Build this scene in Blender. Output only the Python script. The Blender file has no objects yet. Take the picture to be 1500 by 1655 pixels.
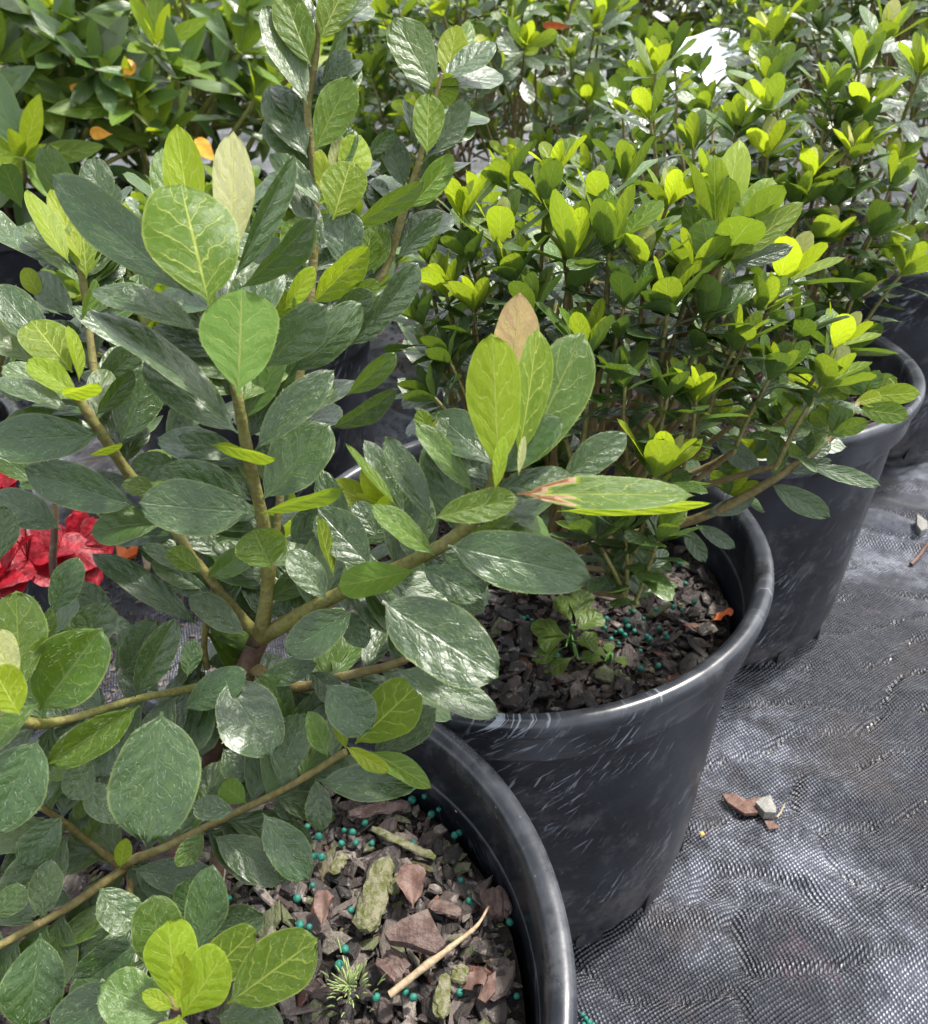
import bpy, math, random
import numpy as np
from mathutils import Vector, Matrix
R_ = math.radians
SC = bpy.context.scene
COL = SC.collection

# ------------------------------------------------------------------ camera
IW, IH, F = 1500.0, 1655.0, 1326.3
PITCH, ROLL, CH = 0.59164, -0.05592, 0.50477
c_, s_ = math.cos(PITCH), math.sin(PITCH)
FW = np.array([0, c_, -s_]); RT0 = np.array([1.0, 0, 0]); UP0 = np.array([0, s_, c_])
RT = math.cos(ROLL)*RT0 + math.sin(ROLL)*UP0
UPV = -math.sin(ROLL)*RT0 + math.cos(ROLL)*UP0
CO = np.array([0, 0, CH])
cam = bpy.data.cameras.new('camera'); cam_o = bpy.data.objects.new('camera', cam); COL.objects.link(cam_o)
cam.sensor_fit = 'VERTICAL'; cam.sensor_height = 24; cam.lens = 24*F/IH
cam.clip_start = 0.01; cam.clip_end = 500
m = Matrix.Identity(4)
for i in range(3):
    m[i][0] = RT[i]; m[i][1] = UPV[i]; m[i][2] = -FW[i]; m[i][3] = CO[i]
cam_o.matrix_world = m
cam.dof.use_dof = True; cam.dof.focus_distance = 0.30; cam.dof.aperture_fstop = 18
SC.camera = cam_o

# ------------------------------------------------------------------ sky, sun, exposure
SUN_AZ, SUN_EL = 62, 62            # degrees clockwise from +Y, above the horizon
w = bpy.data.worlds.new('World'); SC.world = w; w.use_nodes = True
nt = w.node_tree; bg = nt.nodes['Background']
sky = nt.nodes.new('ShaderNodeTexSky'); sky.sky_type = 'NISHITA'; sky.sun_disc = False
sky.sun_elevation = R_(SUN_EL); sky.sun_rotation = R_(SUN_AZ); sky.dust_density = 2.5; sky.air_density = 1.0
hsv = nt.nodes.new('ShaderNodeHueSaturation'); hsv.inputs['Saturation'].default_value = .30; hsv.inputs['Value'].default_value = 1.15   # thin high cloud whitens the blue
nt.links.new(sky.outputs[0], hsv.inputs['Color']); nt.links.new(hsv.outputs[0], bg.inputs[0]); bg.inputs[1].default_value = 0.15
sl = bpy.data.lights.new('sun', 'SUN'); sl.energy = 2.7; sl.angle = R_(4); sl.color = (1, .955, .88)
so = bpy.data.objects.new('sun', sl); COL.objects.link(so)
sd = Vector((math.sin(R_(SUN_AZ))*math.cos(R_(SUN_EL)), math.cos(R_(SUN_AZ))*math.cos(R_(SUN_EL)), math.sin(R_(SUN_EL))))
so.rotation_euler = sd.to_track_quat('Z', 'Y').to_euler()
SC.view_settings.view_transform = 'Standard'; SC.view_settings.look = 'None'
SC.view_settings.gamma = 1; SC.view_settings.exposure = 1.58
SC.cycles.max_bounces = 8; SC.cycles.transparent_max_bounces = 8
SC.cycles.use_denoising = True

def at(u, v, d):
    return CO + d*(FW + RT*((u-IW/2)/F) + UPV*((IH/2-v)/F))
def ray(u, v):
    return FW + RT*((u-IW/2)/F) + UPV*((IH/2-v)/F)
def px(p):
    q = np.asarray(p)-CO; z = q@FW
    return IW/2+F*(q@RT)/z, IH/2-F*(q@UPV)/z, z
def unit(v):
    v = np.asarray(v, float); n = np.linalg.norm(v)
    return v/n if n > 1e-12 else np.array([0, 0, 1.0])

# ------------------------------------------------------------------ object helpers
def tag(o, label=None, cat=None, group=None, kind=None):
    if label: o['label'] = label
    if cat: o['category'] = cat
    if group: o['group'] = group
    if kind: o['kind'] = kind
    return o
def empty(name, loc, label, cat, group=None):
    o = bpy.data.objects.new(name, None); COL.objects.link(o); o.location = loc
    o.empty_display_size = .02
    return tag(o, label, cat, group)
class MB:
    """collects vertices, faces, uv and two per-vertex numbers; built in world or local coordinates"""
    def __init__(s): s.v = []; s.f = []; s.uv = []; s.age = []; s.rnd = []; s.mi = []; s.n = 0
    def add(s, v, f, uv=None, age=0., rnd=0., mi=0):
        v = np.asarray(v, float); f = np.asarray(f, int)
        s.v.append(v); s.f.append((f+s.n)); s.mi.append(np.full(len(f), mi))
        s.uv.append(np.zeros((len(v), 2)) if uv is None else np.asarray(uv, float))
        s.age.append(np.full(len(v), age, float) if np.isscalar(age) else age)
        s.rnd.append(np.full(len(v), rnd, float) if np.isscalar(rnd) else rnd)
        s.n += len(v)
    def merge(s, o, M=None, dage=0., drnd=None):
        for v, f, uv, a, r, mi in zip(o.v, o.f, o.uv, o.age, o.rnd, o.mi):
            base = s.n - o_start(o, v)
    def mesh(s, name, mats, offset=(0, 0, 0), smooth=True):
        me = bpy.data.meshes.new(name)
        if not s.v: return me
        V = np.concatenate(s.v)-np.asarray(offset, float)
        nl = sum(f.size for f in s.f); nf = sum(len(f) for f in s.f)
        me.vertices.add(len(V)); me.vertices.foreach_set('co', V.astype(np.float32).ravel())
        me.loops.add(nl); me.polygons.add(nf)
        li = np.concatenate([f.ravel() for f in s.f]).astype(np.int32)
        tot = np.concatenate([np.full(len(f), f.shape[1]) for f in s.f]).astype(np.int32)
        st = np.concatenate([[0], np.cumsum(tot)[:-1]]).astype(np.int32)
        me.loops.foreach_set('vertex_index', li)
        me.polygons.foreach_set('loop_start', st); me.polygons.foreach_set('loop_total', tot)
        me.polygons.foreach_set('material_index', np.concatenate(s.mi).astype(np.int32))
        me.polygons.foreach_set('use_smooth', np.full(nf, smooth))
        UVs = np.concatenate(s.uv)[li].astype(np.float32)
        ul = me.uv_layers.new(name='UVMap'); ul.data.foreach_set('uv', UVs.ravel())
        for nm, arr in (('age', s.age), ('rnd', s.rnd)):
            at_ = me.attributes.new(nm, 'FLOAT', 'POINT'); at_.data.foreach_set('value', np.concatenate(arr).astype(np.float32))
        for mt in mats: me.materials.append(mt)
        me.update(calc_edges=True)
        return me
    def build(s, name, mats, parent=None, offset=(0, 0, 0), smooth=True):
        if not isinstance(mats, (list, tuple)): mats = [mats]
        o = bpy.data.objects.new(name, s.mesh(name, mats, offset, smooth)); COL.objects.link(o)
        if parent is not None: o.parent = parent
        else: o.location = offset
        return o
    def flat(s):
        """freeze to arrays for re-use"""
        V = np.concatenate(s.v); F4 = [f for f in s.f]
        return V, F4, np.concatenate(s.uv), np.concatenate(s.age), np.concatenate(s.rnd), s.mi
def merge_flat(dst, fl, M, drnd=0.):
    V, F4, UVs, A, Rn, MI = fl
    W = V@M[:3, :3].T + M[:3, 3]
    n0 = dst.n
    dst.v.append(W); dst.uv.append(UVs); dst.age.append(A); dst.rnd.append((Rn+drnd) % 1)
    for f, mi in zip(F4, MI): dst.f.append(f+n0); dst.mi.append(mi)
    dst.n += len(V)

def smooth_path(P, r, n=6):
    P = [np.asarray(p, float) for p in P]
    if len(P) == 2: P = [P[0], (P[0]+P[1])/2, P[1]]; r = [r[0], (r[0]+r[1])/2, r[1]]
    Q = [2*P[0]-P[1]]+P+[2*P[-1]-P[-2]]
    out = []; ro = []
    for i in range(1, len(Q)-2):
        for k in range(n):
            t = k/n; a, b, c, d = Q[i-1], Q[i], Q[i+1], Q[i+2]
            out.append(.5*((2*b)+(-a+c)*t+(2*a-5*b+4*c-d)*t*t+(-a+3*b-3*c+d)*t**3))
            ro.append(r[i-1]*(1-t)+r[i]*t)
    out.append(P[-1]); ro.append(r[-1])
    return np.array(out), np.array(ro)
def tube(mb, P, r, sides=8, n=6, age=0., rnd=0., knob=0., rg=None, mi=0, cap=True):
    P, r = smooth_path(P, r, n)
    L = np.concatenate([[0], np.cumsum(np.linalg.norm(np.diff(P, axis=0), axis=1))])
    T = np.gradient(P, axis=0); T /= np.linalg.norm(T, axis=1)[:, None].clip(1e-9)
    ref = np.array([0, 0, 1.]) if abs(T[0][2]) < .9 else np.array([1., 0, 0])
    V = []; U = []
    nrm = unit(np.cross(T[0], ref))
    for i in range(len(P)):
        nrm = unit(nrm-T[i]*(nrm@T[i])); b = np.cross(T[i], nrm)
        rr = r[i]*(1+(knob*(rg.random()-.5) if rg else 0))
        a = np.arange(sides)/sides*2*np.pi
        V.append(P[i]+rr*(np.cos(a)[:, None]*nrm+np.sin(a)[:, None]*b))
        U.append(np.stack([np.arange(sides)/sides, np.full(sides, L[i]*20)], -1))
    m_ = len(P)
    V = np.concatenate(V); U = np.concatenate(U)
    f = []
    for i in range(m_-1):
        for k in range(sides):
            f.append([i*sides+k, i*sides+(k+1) % sides, (i+1)*sides+(k+1) % sides, (i+1)*sides+k])
    mb.add(V, f, U, age, rnd, mi)
    if cap:
        V2 = np.concatenate([V[-sides:], [P[-1]+T[-1]*r[-1]*.6]])
        mb.add(V2, [[k, (k+1) % sides, sides] for k in range(sides)], None, age, rnd, mi)
def lathe(mb, prof, seg=96, mi=0, wob=None, rnd=0.):
    n = len(prof); a = np.arange(seg)/seg*2*np.pi
    V = []; U = []
    for j, (r, z) in enumerate(prof):
        rr = r*(1+(wob(a, z) if wob else 0))
        V.append(np.stack([rr*np.cos(a), rr*np.sin(a), np.full(seg, z)], -1)); U.append(np.stack([np.arange(seg)/seg*8, np.full(seg, z*8)], -1))
    f = [[j*seg+k, j*seg+(k+1) % seg, (j+1)*seg+(k+1) % seg, (j+1)*seg+k] for j in range(n-1) for k in range(seg)]
    mb.add(np.concatenate(V), f, np.concatenate(U), 0, rnd, mi)

# ------------------------------------------------------------------ material helpers
def mat(name):
    m_ = bpy.data.materials.new(name); m_.use_nodes = True
    t = m_.node_tree
    return m_, t, t.nodes['Principled BSDF'], t.nodes['Material Output']
class N:
    def __init__(s, t): s.t = t
    def n(s, typ, **kw):
        o = s.t.nodes.new('ShaderNode'+typ)
        for k, v in kw.items(): setattr(o, k, v)
        return o
    def l(s, a, b): s.t.links.new(a, b)
    def m(s, op, a, b=None, c=None, clamp=False):
        o = s.n('Math', operation=op); o.use_clamp = clamp
        for i, x in enumerate((a, b, c)):
            if x is None: continue
            if isinstance(x, (int, float)): o.inputs[i].default_value = x
            else: s.l(x, o.inputs[i])
        return o.outputs[0]
    def mix(s, f, a, b, bt='MIX'):
        o = s.n('Mix', data_type='RGBA', blend_type=bt)
        for i, x in ((0, f), (6, a), (7, b)):
            if isinstance(x, (int, float)): o.inputs[i].default_value = x
            elif isinstance(x, tuple): o.inputs[i].default_value = (*x, 1)
            else: s.l(x, o.inputs[i])
        return o.outputs[2]
    def ramp(s, x, pts):
        o = s.n('ValToRGB'); s.l(x, o.inputs[0]); e = o.color_ramp.elements
        while len(e) < len(pts): e.new(.5)
        for el, (p, cc) in zip(e, pts): el.position = p; el.color = (*cc, 1)
        return o.outputs[0]
    def step(s, x, a, b):
        o = s.n('MapRange', interpolation_type='SMOOTHSTEP'); s.l(x, o.inputs[0])
        o.inputs[1].default_value = a; o.inputs[2].default_value = b; return o.outputs[0]
    def noise(s, vec, scale, detail=3, rough=.5, dist=0):
        o = s.n('TexNoise'); o.inputs['Scale'].default_value = scale; o.inputs['Detail'].default_value = detail
        o.inputs['Roughness'].default_value = rough; o.inputs['Distortion'].default_value = dist
        if vec is not None: s.l(vec, o.inputs['Vector'])
        return o.outputs[0]
    def attr(s, name): return s.n('Attribute', attribute_name=name).outputs['Fac']

def leaf_material(name, old, mid, young, pale, rough_old=.27, hairy=1.0):
    m_, t, p, out = mat(name); g = N(t)
    uv = g.n('UVMap', uv_map='UVMap').outputs[0]
    sep = g.n('SeparateXYZ'); g.l(uv, sep.inputs[0]); T, S = sep.outputs[0], sep.outputs[1]   # T along 0..1, S across -1..1 (stored 0..1)
    S2 = g.m('MULTIPLY_ADD', S, 2., -1.); AS = g.m('ABSOLUTE', S2)
    age = g.attr('age'); rnd = g.attr('rnd')
    geo = g.n('NewGeometry'); back = geo.outputs['Backfacing']
    # coordinate that differs from leaf to leaf
    comb = g.n('CombineXYZ'); g.l(T, comb.inputs[0]); g.l(g.m('MULTIPLY', S2, .45), comb.inputs[1]); g.l(g.m('MULTIPLY', rnd, 37.), comb.inputs[2])
    cv = comb.outputs[0]
    wob = g.noise(cv, 6., 2)
    ph = g.m('ADD', g.m('MULTIPLY', T, 5.2), g.m('MULTIPLY', g.m('POWER', AS, .8), -1.5))
    ph = g.m('ADD', ph, g.m('MULTIPLY', wob, .9)); ph = g.m('ADD', ph, rnd)
    side = g.m('MULTIPLY', g.m('GREATER_THAN', S2, 0), .43)
    fr = g.m('FRACT', g.m('ADD', ph, side)); dd = g.m('ABSOLUTE', g.m('SUBTRACT', fr, .5))
    sec = g.m('SUBTRACT', 1., g.step(dd, .012, .075))
    sec = g.m('MULTIPLY', sec, g.m('SUBTRACT', 1., g.step(AS, .62, .85)))
    mid_w = g.m('MULTIPLY_ADD', T, -.035, .065)
    rib = g.m('SUBTRACT', 1., g.step(g.m('DIVIDE', AS, mid_w), .35, 1.1))
    vo = g.n('TexVoronoi', feature='DISTANCE_TO_EDGE'); vo.inputs['Scale'].default_value = 5.5
    nd = g.n('TexNoise'); nd.inputs['Scale'].default_value = 7; g.l(cv, nd.inputs['Vector']); vs_ = g.n('VectorMath', operation='SCALE'); g.l(nd.outputs[1], vs_.inputs[0]); vs_.inputs[3].default_value = .16
    va_ = g.n('VectorMath', operation='ADD'); g.l(cv, va_.inputs[0]); g.l(vs_.outputs[0], va_.inputs[1]); g.l(va_.outputs[0], vo.inputs['Vector'])
    net = g.m('SUBTRACT', 1., g.step(vo.outputs['Distance'], .012, .06))
    veins = g.m('MAXIMUM', g.m('MAXIMUM', g.m('MULTIPLY', sec, .8), rib), g.m('MULTIPLY', net, .2), clamp=True)
    edge = g.step(AS, .93, .985)
    # colour by age: 0 old, .5 middle, 1 young; above 1 pale / pinkish
    base = g.mix(g.step(age, 0.05, .5), old, mid); base = g.mix(g.step(age, .45, 1.), base, young)
    base = g.mix(g.step(age, 1.05, 1.25), base, pale)
    base = g.mix(g.step(age, 1.26, 1.34), base, (.50, .27, .18))
    base = g.mix(g.step(age, 1.75, 2.0), base, g.mix(g.step(g.noise(cv, 22., 4), .4, .6), (.30, .085, .035), (.12, .035, .015)))
    blot = g.noise(cv, 9., 4, .6)
    hs = g.n('HueSaturation'); g.l(base, hs.inputs['Color'])
    g.l(g.m('MULTIPLY_ADD', rnd, .024, .488), hs.inputs['Hue'])
    g.l(g.m('MULTIPLY_ADD', g.m('FRACT', g.m('MULTIPLY', rnd, 7.3)), .45, .72), hs.inputs['Value'])
    hs.inputs['Saturation'].default_value = 1.0
    base = hs.outputs[0]
    base = g.mix(g.m('MULTIPLY', g.step(blot, .45, .7), .35), base, g.mix(.5, base, (.10, .15, .03)))
    # brown blemishes on a few leaves
    bl = g.m('MULTIPLY', g.step(g.noise(cv, 4.3, 5, .65), .70, .76), g.m('GREATER_THAN', g.m('FRACT', g.m('MULTIPLY', rnd, 13.7)), .72))
    base = g.mix(g.m('MULTIPLY', bl, .75), base, (.16, .05, .02))
    vcol = g.mix(g.step(age, .1, .6), (.12, .18, .06), (.44, .48, .10))
    vstr = g.m('MULTIPLY', veins, g.m('MULTIPLY_ADD', g.step(age, .2, .7), .52, .14))
    base = g.mix(vstr, base, vcol)
    base = g.mix(g.m('MULTIPLY', edge, g.m('MULTIPLY_ADD', age, .35, .22)), base, (.30, .34, .08))
    # dusty pale bloom on old leaves: fine fibres
    sc = g.n('CombineXYZ'); g.l(g.m('MULTIPLY', T, 14.), sc.inputs[0]); g.l(g.m('MULTIPLY', S2, 42.), sc.inputs[1]); g.l(g.m('MULTIPLY', rnd, 91.), sc.inputs[2])
    fib = g.noise(sc.outputs[0], 1.6, 3, .6, 1.6)
    fibm = g.m('MULTIPLY', g.step(fib, .56, .66), g.m('SUBTRACT', 1., g.step(age, .25, .6)))
    base = g.mix(g.m('MULTIPLY', fibm, .20*hairy), base, (.26, .33, .24))
    # underside paler and matt
    und = g.mix(.45, base, (.11, .19, .055)); und = g.mix(g.step(age, .5, 1.), und, g.mix(.25, base, (.30, .42, .05)))
    und = g.mix(g.m('MULTIPLY', g.m('ADD', rib, g.m('MULTIPLY', sec, .3)), .35), und, (.20, .20, .06))
    col = g.mix(back, base, und)
    g.l(col, p.inputs['Base Color'])
    ro = g.m('MULTIPLY_ADD', g.step(age, .1, .8), .14, rough_old)
    ro = g.m('ADD', ro, g.m('MULTIPLY', back, .25)); ro = g.m('ADD', ro, g.m('MULTIPLY_ADD', blot, .3, -.12))
    g.l(ro, p.inputs['Roughness'])
    g.l(g.m('MULTIPLY', g.m('MULTIPLY_ADD', back, -.4, .66), g.m('MULTIPLY_ADD', g.step(age, .15, .5), -.6, 1.)), p.inputs['Specular IOR Level'])
    # relief
    h = g.m('MULTIPLY', g.m('MAXIMUM', g.m('MULTIPLY', sec, .8), rib), -1.)
    h = g.m('ADD', h, g.m('MULTIPLY', net, -.3)); h = g.m('ADD', h, g.m('MULTIPLY', dd, -3.))
    h = g.m('ADD', h, g.m('MULTIPLY', g.noise(cv, 9., 3), 2.4)); h = g.m('ADD', h, g.m('MULTIPLY', fib, .35*hairy))
    b = g.n('Bump'); b.inputs['Distance'].default_value = .00026; b.inputs['Strength'].default_value = .50
    g.l(h, b.inputs['Height']); g.l(b.outputs[0], p.inputs['Normal'])
    tr = g.n('BsdfTranslucent'); g.l(b.outputs[0], tr.inputs['Normal'])
    tc = g.mix(g.step(age, .0, .9), (.10, .19, .012), (.43, .54, .015)); tc = g.mix(g.step(age, 1.05, 1.3), tc, (.60, .52, .26)); tc = g.mix(g.step(age, 1.3, 1.4), tc, (.60, .36, .24))
    tc = g.mix(g.m('MULTIPLY', veins, .45), tc, g.mix(.5, tc, (.55, .6, .2)))
    hs2 = g.n('HueSaturation'); g.l(tc, hs2.inputs['Color']); g.l(g.m('MULTIPLY_ADD', g.m('FRACT', g.m('MULTIPLY', rnd, 5.1)), .5, .7), hs2.inputs['Value'])
    g.l(hs2.outputs[0], tr.inputs[0])
    mx = g.n('MixShader'); g.l(g.m('MULTIPLY_ADD', g.step(age, .0, .8), .30, .16), mx.inputs[0])
    g.l(p.outputs[0], mx.inputs[1]); g.l(tr.outputs[0], mx.inputs[2]); g.l(mx.outputs[0], out.inputs[0])
    return m_
LEAF = leaf_material('azalea_leaf', (.024, .053, .010), (.064, .124, .009), (.19, .26, .010), (.40, .40, .20))
LEAF2 = leaf_material('long_leaf', (.042, .085, .022), (.085, .155, .018), (.22, .32, .02), (.34, .40, .16), .32, .3)

def simple(name, col, rough=.6, spec=.5, nscale=0, ncol=None, bump=0, coord='Object', namt=.6, detail=5):
    m_, t, p, out = mat(name); g = N(t)
    p.inputs['Roughness'].default_value = rough; p.inputs['Specular IOR Level'].default_value = spec
    p.inputs['Base Color'].default_value = (*col, 1)
    if nscale:
        tc = g.n('TexCoord').outputs[coord]
        no = g.noise(tc, nscale, detail, .6)
        g.l(g.mix(g.m('MULTIPLY', g.step(no, .35, .65), namt), col, ncol or col), p.inputs['Base Color'])
        if bump:
            b = g.n('Bump'); b.inputs['Distance'].default_value = bump; g.l(no, b.inputs['Height']); g.l(b.outputs[0], p.inputs['Normal'])
    return m_
def stem_material():
    m_, t, p, out = mat('stem_bark'); g = N(t)
    uv = g.n('UVMap', uv_map='UVMap').outputs[0]; tc = g.n('TexCoord').outputs['Object']
    age = g.attr('age')     # 0 old wood, 1 green shoot
    col = g.mix(g.step(age, 0., .35), (.085, .040, .030), (.16, .10, .045)); col = g.mix(g.step(age, .3, 1.), col, (.155, .17, .026)); col = g.mix(g.step(age, 1.1, 1.5), col, (.36, .38, .10))
    n1 = g.noise(tc, 500, 4, .6); n2 = g.noise(tc, 90, 3)
    col = g.mix(g.m('MULTIPLY', g.step(n1, .42, .62), .55), col, (.085, .045, .018))
    col = g.mix(g.m('MULTIPLY', g.step(n2, .5, .7), .35), col, (.26, .22, .10))
    g.l(col, p.inputs['Base Color']); p.inputs['Roughness'].default_value = .65
    b = g.n('Bump'); b.inputs['Distance'].default_value = .0008; b.inputs['Strength'].default_value = .8; g.l(n1, b.inputs['Height']); g.l(b.outputs[0], p.inputs['Normal'])
    return m_
STEM = stem_material()
def hair_material():
    m_, t, p, out = mat('leaf_hair'); g = N(t)
    p.inputs['Base Color'].default_value = (.20, .26, .14, 1); p.inputs['Roughness'].default_value = .4
    return m_
HAIR = hair_material()

def plastic_material(name='black_plastic', dk=(.006, .007, .011), lt=(.026, .029, .040), ro=.22):
    m_, t, p, out = mat(name); g = N(t)
    tc = g.n('TexCoord').outputs['Object']; geo = g.n('NewGeometry')
    oi = g.n('ObjectInfo').outputs['Random']
    # cylindrical coordinates so scuffs follow the wall
    sp = g.n('SeparateXYZ'); g.l(tc, sp.inputs[0])
    ang = g.m('ARCTAN2', sp.outputs[1], sp.outputs[0])
    def cyl(ka, kz, shear=0.):
        c = g.n('CombineXYZ'); z = sp.outputs[2]
        g.l(g.m('ADD', g.m('MULTIPLY', ang, ka), g.m('MULTIPLY', z, shear)), c.inputs[0]); g.l(g.m('ADD', g.m('MULTIPLY', z, kz), g.m('MULTIPLY', ang, shear*.12)), c.inputs[1]); g.l(g.m('MULTIPLY', oi, 30), c.inputs[2])
        return c.outputs[0]
    dust = g.noise(tc, 22, 6, .6)
    def scr(deg, la, lc, off):
        c = g.n('CombineXYZ'); ss = g.m('MULTIPLY', ang, .13); z = sp.outputs[2]; cc, sn = math.cos(R_(deg)), math.sin(R_(deg))
        g.l(g.m('MULTIPLY', g.m('ADD', g.m('MULTIPLY', ss, cc), g.m('MULTIPLY', z, sn)), la), c.inputs[0])
        g.l(g.m('MULTIPLY', g.m('SUBTRACT', g.m('MULTIPLY', z, cc), g.m('MULTIPLY', ss, sn)), lc), c.inputs[1])
        g.l(g.m('MULTIPLY_ADD', oi, 30, off), c.inputs[2]); return c.outputs[0]
    streak = g.noise(scr(38, 48, 520, 0), 1., 3, .6, .5)
    streak2 = g.noise(scr(62, 40, 420, 7), 1., 3, .6, .4)
    patch = g.noise(tc, 14, 3)
    sm = g.m('MULTIPLY', g.step(streak, .59, .67), g.step(patch, .47, .62)); sm2 = g.m('MULTIPLY', g.step(streak2, .60, .68), g.step(patch, .44, .62))
    col = g.mix(g.m('MULTIPLY', g.step(dust, .35, .75), .6), dk, lt)
    col = g.mix(g.m('MULTIPLY', g.m('MAXIMUM', sm, sm2), .6), col, (.34, .37, .42))
    mud = g.noise(tc, 38, 7, .72); col = g.mix(g.m('MULTIPLY', g.step(mud, .50, .68), .42), col, (.10, .10, .105))
    low = g.m('MULTIPLY', g.m('SUBTRACT', 1., g.step(sp.outputs[2], .0, .10)), g.step(mud, .38, .6)); col = g.mix(g.m('MULTIPLY', low, .5), col, (.09, .08, .075))
    spk = g.noise(tc, 420, 2); col = g.mix(g.m('MULTIPLY', g.step(spk, .72, .78), .45), col, (.30, .30, .30))
    g.l(col, p.inputs['Base Color'])
    g.l(g.m('MULTIPLY_ADD', dust, .35, ro), p.inputs['Roughness'])
    b = g.n('Bump'); b.inputs['Distance'].default_value = .0006; b.inputs['Strength'].default_value = .5
    g.l(g.m('ADD', g.noise(tc, 60, 4), g.m('MULTIPLY', g.noise(cyl(3, 160, 8), 1., 2), .5)), b.inputs['Height']); g.l(b.outputs[0], p.inputs['Normal'])
    return m_
PLASTIC = plastic_material()
RIM = plastic_material('worn_rim_plastic', (.012, .014, .018), (.085, .09, .105), .12)

def cloth_material():
    m_, t, p, out = mat('woven_ground_cloth'); g = N(t)
    tc = g.n('TexCoord').outputs['Object']
    mp = g.n('Mapping'); mp.inputs['Rotation'].default_value = (0, 0, R_(24)); g.l(tc, mp.inputs[0])
    # slight wander of the threads
    wn = g.n('TexNoise'); wn.inputs['Scale'].default_value = 9; g.l(tc, wn.inputs['Vector'])
    va = g.n('VectorMath', operation='SCALE'); g.l(wn.outputs[1], va.inputs[0]); va.inputs[3].default_value = .012
    vb = g.n('VectorMath', operation='ADD'); g.l(mp.outputs[0], vb.inputs[0]); g.l(va.outputs[0], vb.inputs[1])
    sp = g.n('SeparateXYZ'); g.l(vb.outputs[0], sp.inputs[0])
    k = 2*math.pi/.0031
    sx = g.m('SINE', g.m('MULTIPLY', sp.outputs[0], k)); sy = g.m('SINE', g.m('MULTIPLY', sp.outputs[1], k*.8))
    weave = g.m('MULTIPLY', sx, sy)
    dot = g.step(weave, .18, .62)
    big = g.noise(tc, 7, 4, .6); dust = g.noise(tc, 30, 5, .65); fine = g.noise(tc, 700, 2)
    wear = g.m('MULTIPLY', g.step(big, .42, .60), g.step(dust, .3, .68))
    amt = g.m('MULTIPLY', dot, g.m('MULTIPLY_ADD', wear, .72, .14)); amt = g.m('MULTIPLY', amt, g.m('MULTIPLY_ADD', g.step(g.noise(tc, 160, 3), .35, .6), .8, .25)); amt = g.m('MULTIPLY', amt, g.m('MULTIPLY_ADD', fine, 1.2, .35), clamp=True)
    col = g.mix(g.m('MULTIPLY', wear, .55), (.010, .011, .016), (.105, .112, .145))
    col = g.mix(amt, col, (.50, .53, .60))  # pale dots put the glints on the raised threads into the colour
    stain = g.noise(tc, 11, 5, .6); col = g.mix(g.m('MULTIPLY', g.step(stain, .54, .66), .65), col, (.030, .024, .022))
    stain2 = g.noise(tc, 17, 3, .6); col = g.mix(g.m('MULTIPLY', g.step(stain2, .62, .74), .15), col, (.16, .09, .12))
    g.l(col, p.inputs['Base Color']); p.inputs['Roughness'].default_value = .30; p.inputs['Specular IOR Level'].default_value = .5
    b = g.n('Bump'); b.inputs['Distance'].default_value = .0008; b.inputs['Strength'].default_value = .9
    g.l(g.m('ADD', weave, g.m('MULTIPLY', fine, .6)), b.inputs['Height']); g.l(b.outputs[0], p.inputs['Normal'])
    return m_
CLOTH = cloth_material()

def bark_material():
    m_, t, p, out = mat('bark_chips'); g = N(t)
    tc = g.n('TexCoord').outputs['Object']; rnd = g.attr('rnd'); age = g.attr('age')
    col = g.ramp(rnd, [(0, (.010, .008, .007)), (.30, (.022, .016, .014)), (.55, (.050, .035, .029)), (.70, (.095, .073, .062)), (.84, (.17, .142, .122)), (.9, (.07, .08, .03)), (1, (.10, .038, .022))])
    mp = g.n('Mapping'); mp.inputs['Scale'].default_value = (1, .35, 1); g.l(tc, mp.inputs[0])
    n1 = g.noise(mp.outputs[0], 420, 4, .65); n2 = g.noise(tc, 150, 4, .6)
    col = g.mix(g.m('MULTIPLY', g.step(n1, .42, .62), .55), col, g.mix(.75, col, (.012, .009, .008)))
    col = g.mix(g.m('MULTIPLY', g.step(n2, .56, .7), .5), col, (.30, .26, .23))
    g.l(col, p.inputs['Base Color']); p.inputs['Roughness'].default_value = .7
    b = g.n('Bump'); b.inputs['Distance'].default_value = .0014; g.l(g.m('ADD', n1, n2), b.inputs['Height']); g.l(b.outputs[0], p.inputs['Normal'])
    return m_
BARK = bark_material()
SOIL = simple('dark_soil', (.010, .008, .007), .9, .3, 260, (.035, .024, .02), .004)
PELLET = simple('green_pellet', (.010, .105, .075), .55, .4, 900, (.02, .20, .15), .0003)
MOSSWOOD = simple('mossy_bark', (.075, .085, .022), .85, .25, 330, (.24, .215, .165), .002)
DRYTWIG = simple('dry_twig', (.36, .28, .18), .7, .3, 500, (.20, .14, .08), .0006)
DRYLEAF = simple('dry_leaf', (.085, .042, .030), .6, .4, 240, (.17, .11, .09), .0008)
REDBARK = simple('red_bark', (.070, .042, .036), .8, .3, 230, (.17, .128, .11), .0022)
STONE = simple('grey_stone', (.22, .22, .20), .8, .3, 400, (.12, .11, .10), .001)
MOSS = simple('moss_green', (.20, .26, .09), .7, .3, 300, (.36, .42, .20))
YLEAF = simple('yellow_leaf', (.62, .30, .02), .5, .4, 150, (.50, .18, .02), .0006)
OLEAF = simple('orange_leaf', (.62, .13, .02), .45, .4, 150, (.45, .08, .02), .0006)
WHITEP = simple('white_plastic', (.78, .80, .84), .4, .5, 25, (.62, .68, .78), .001)
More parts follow.
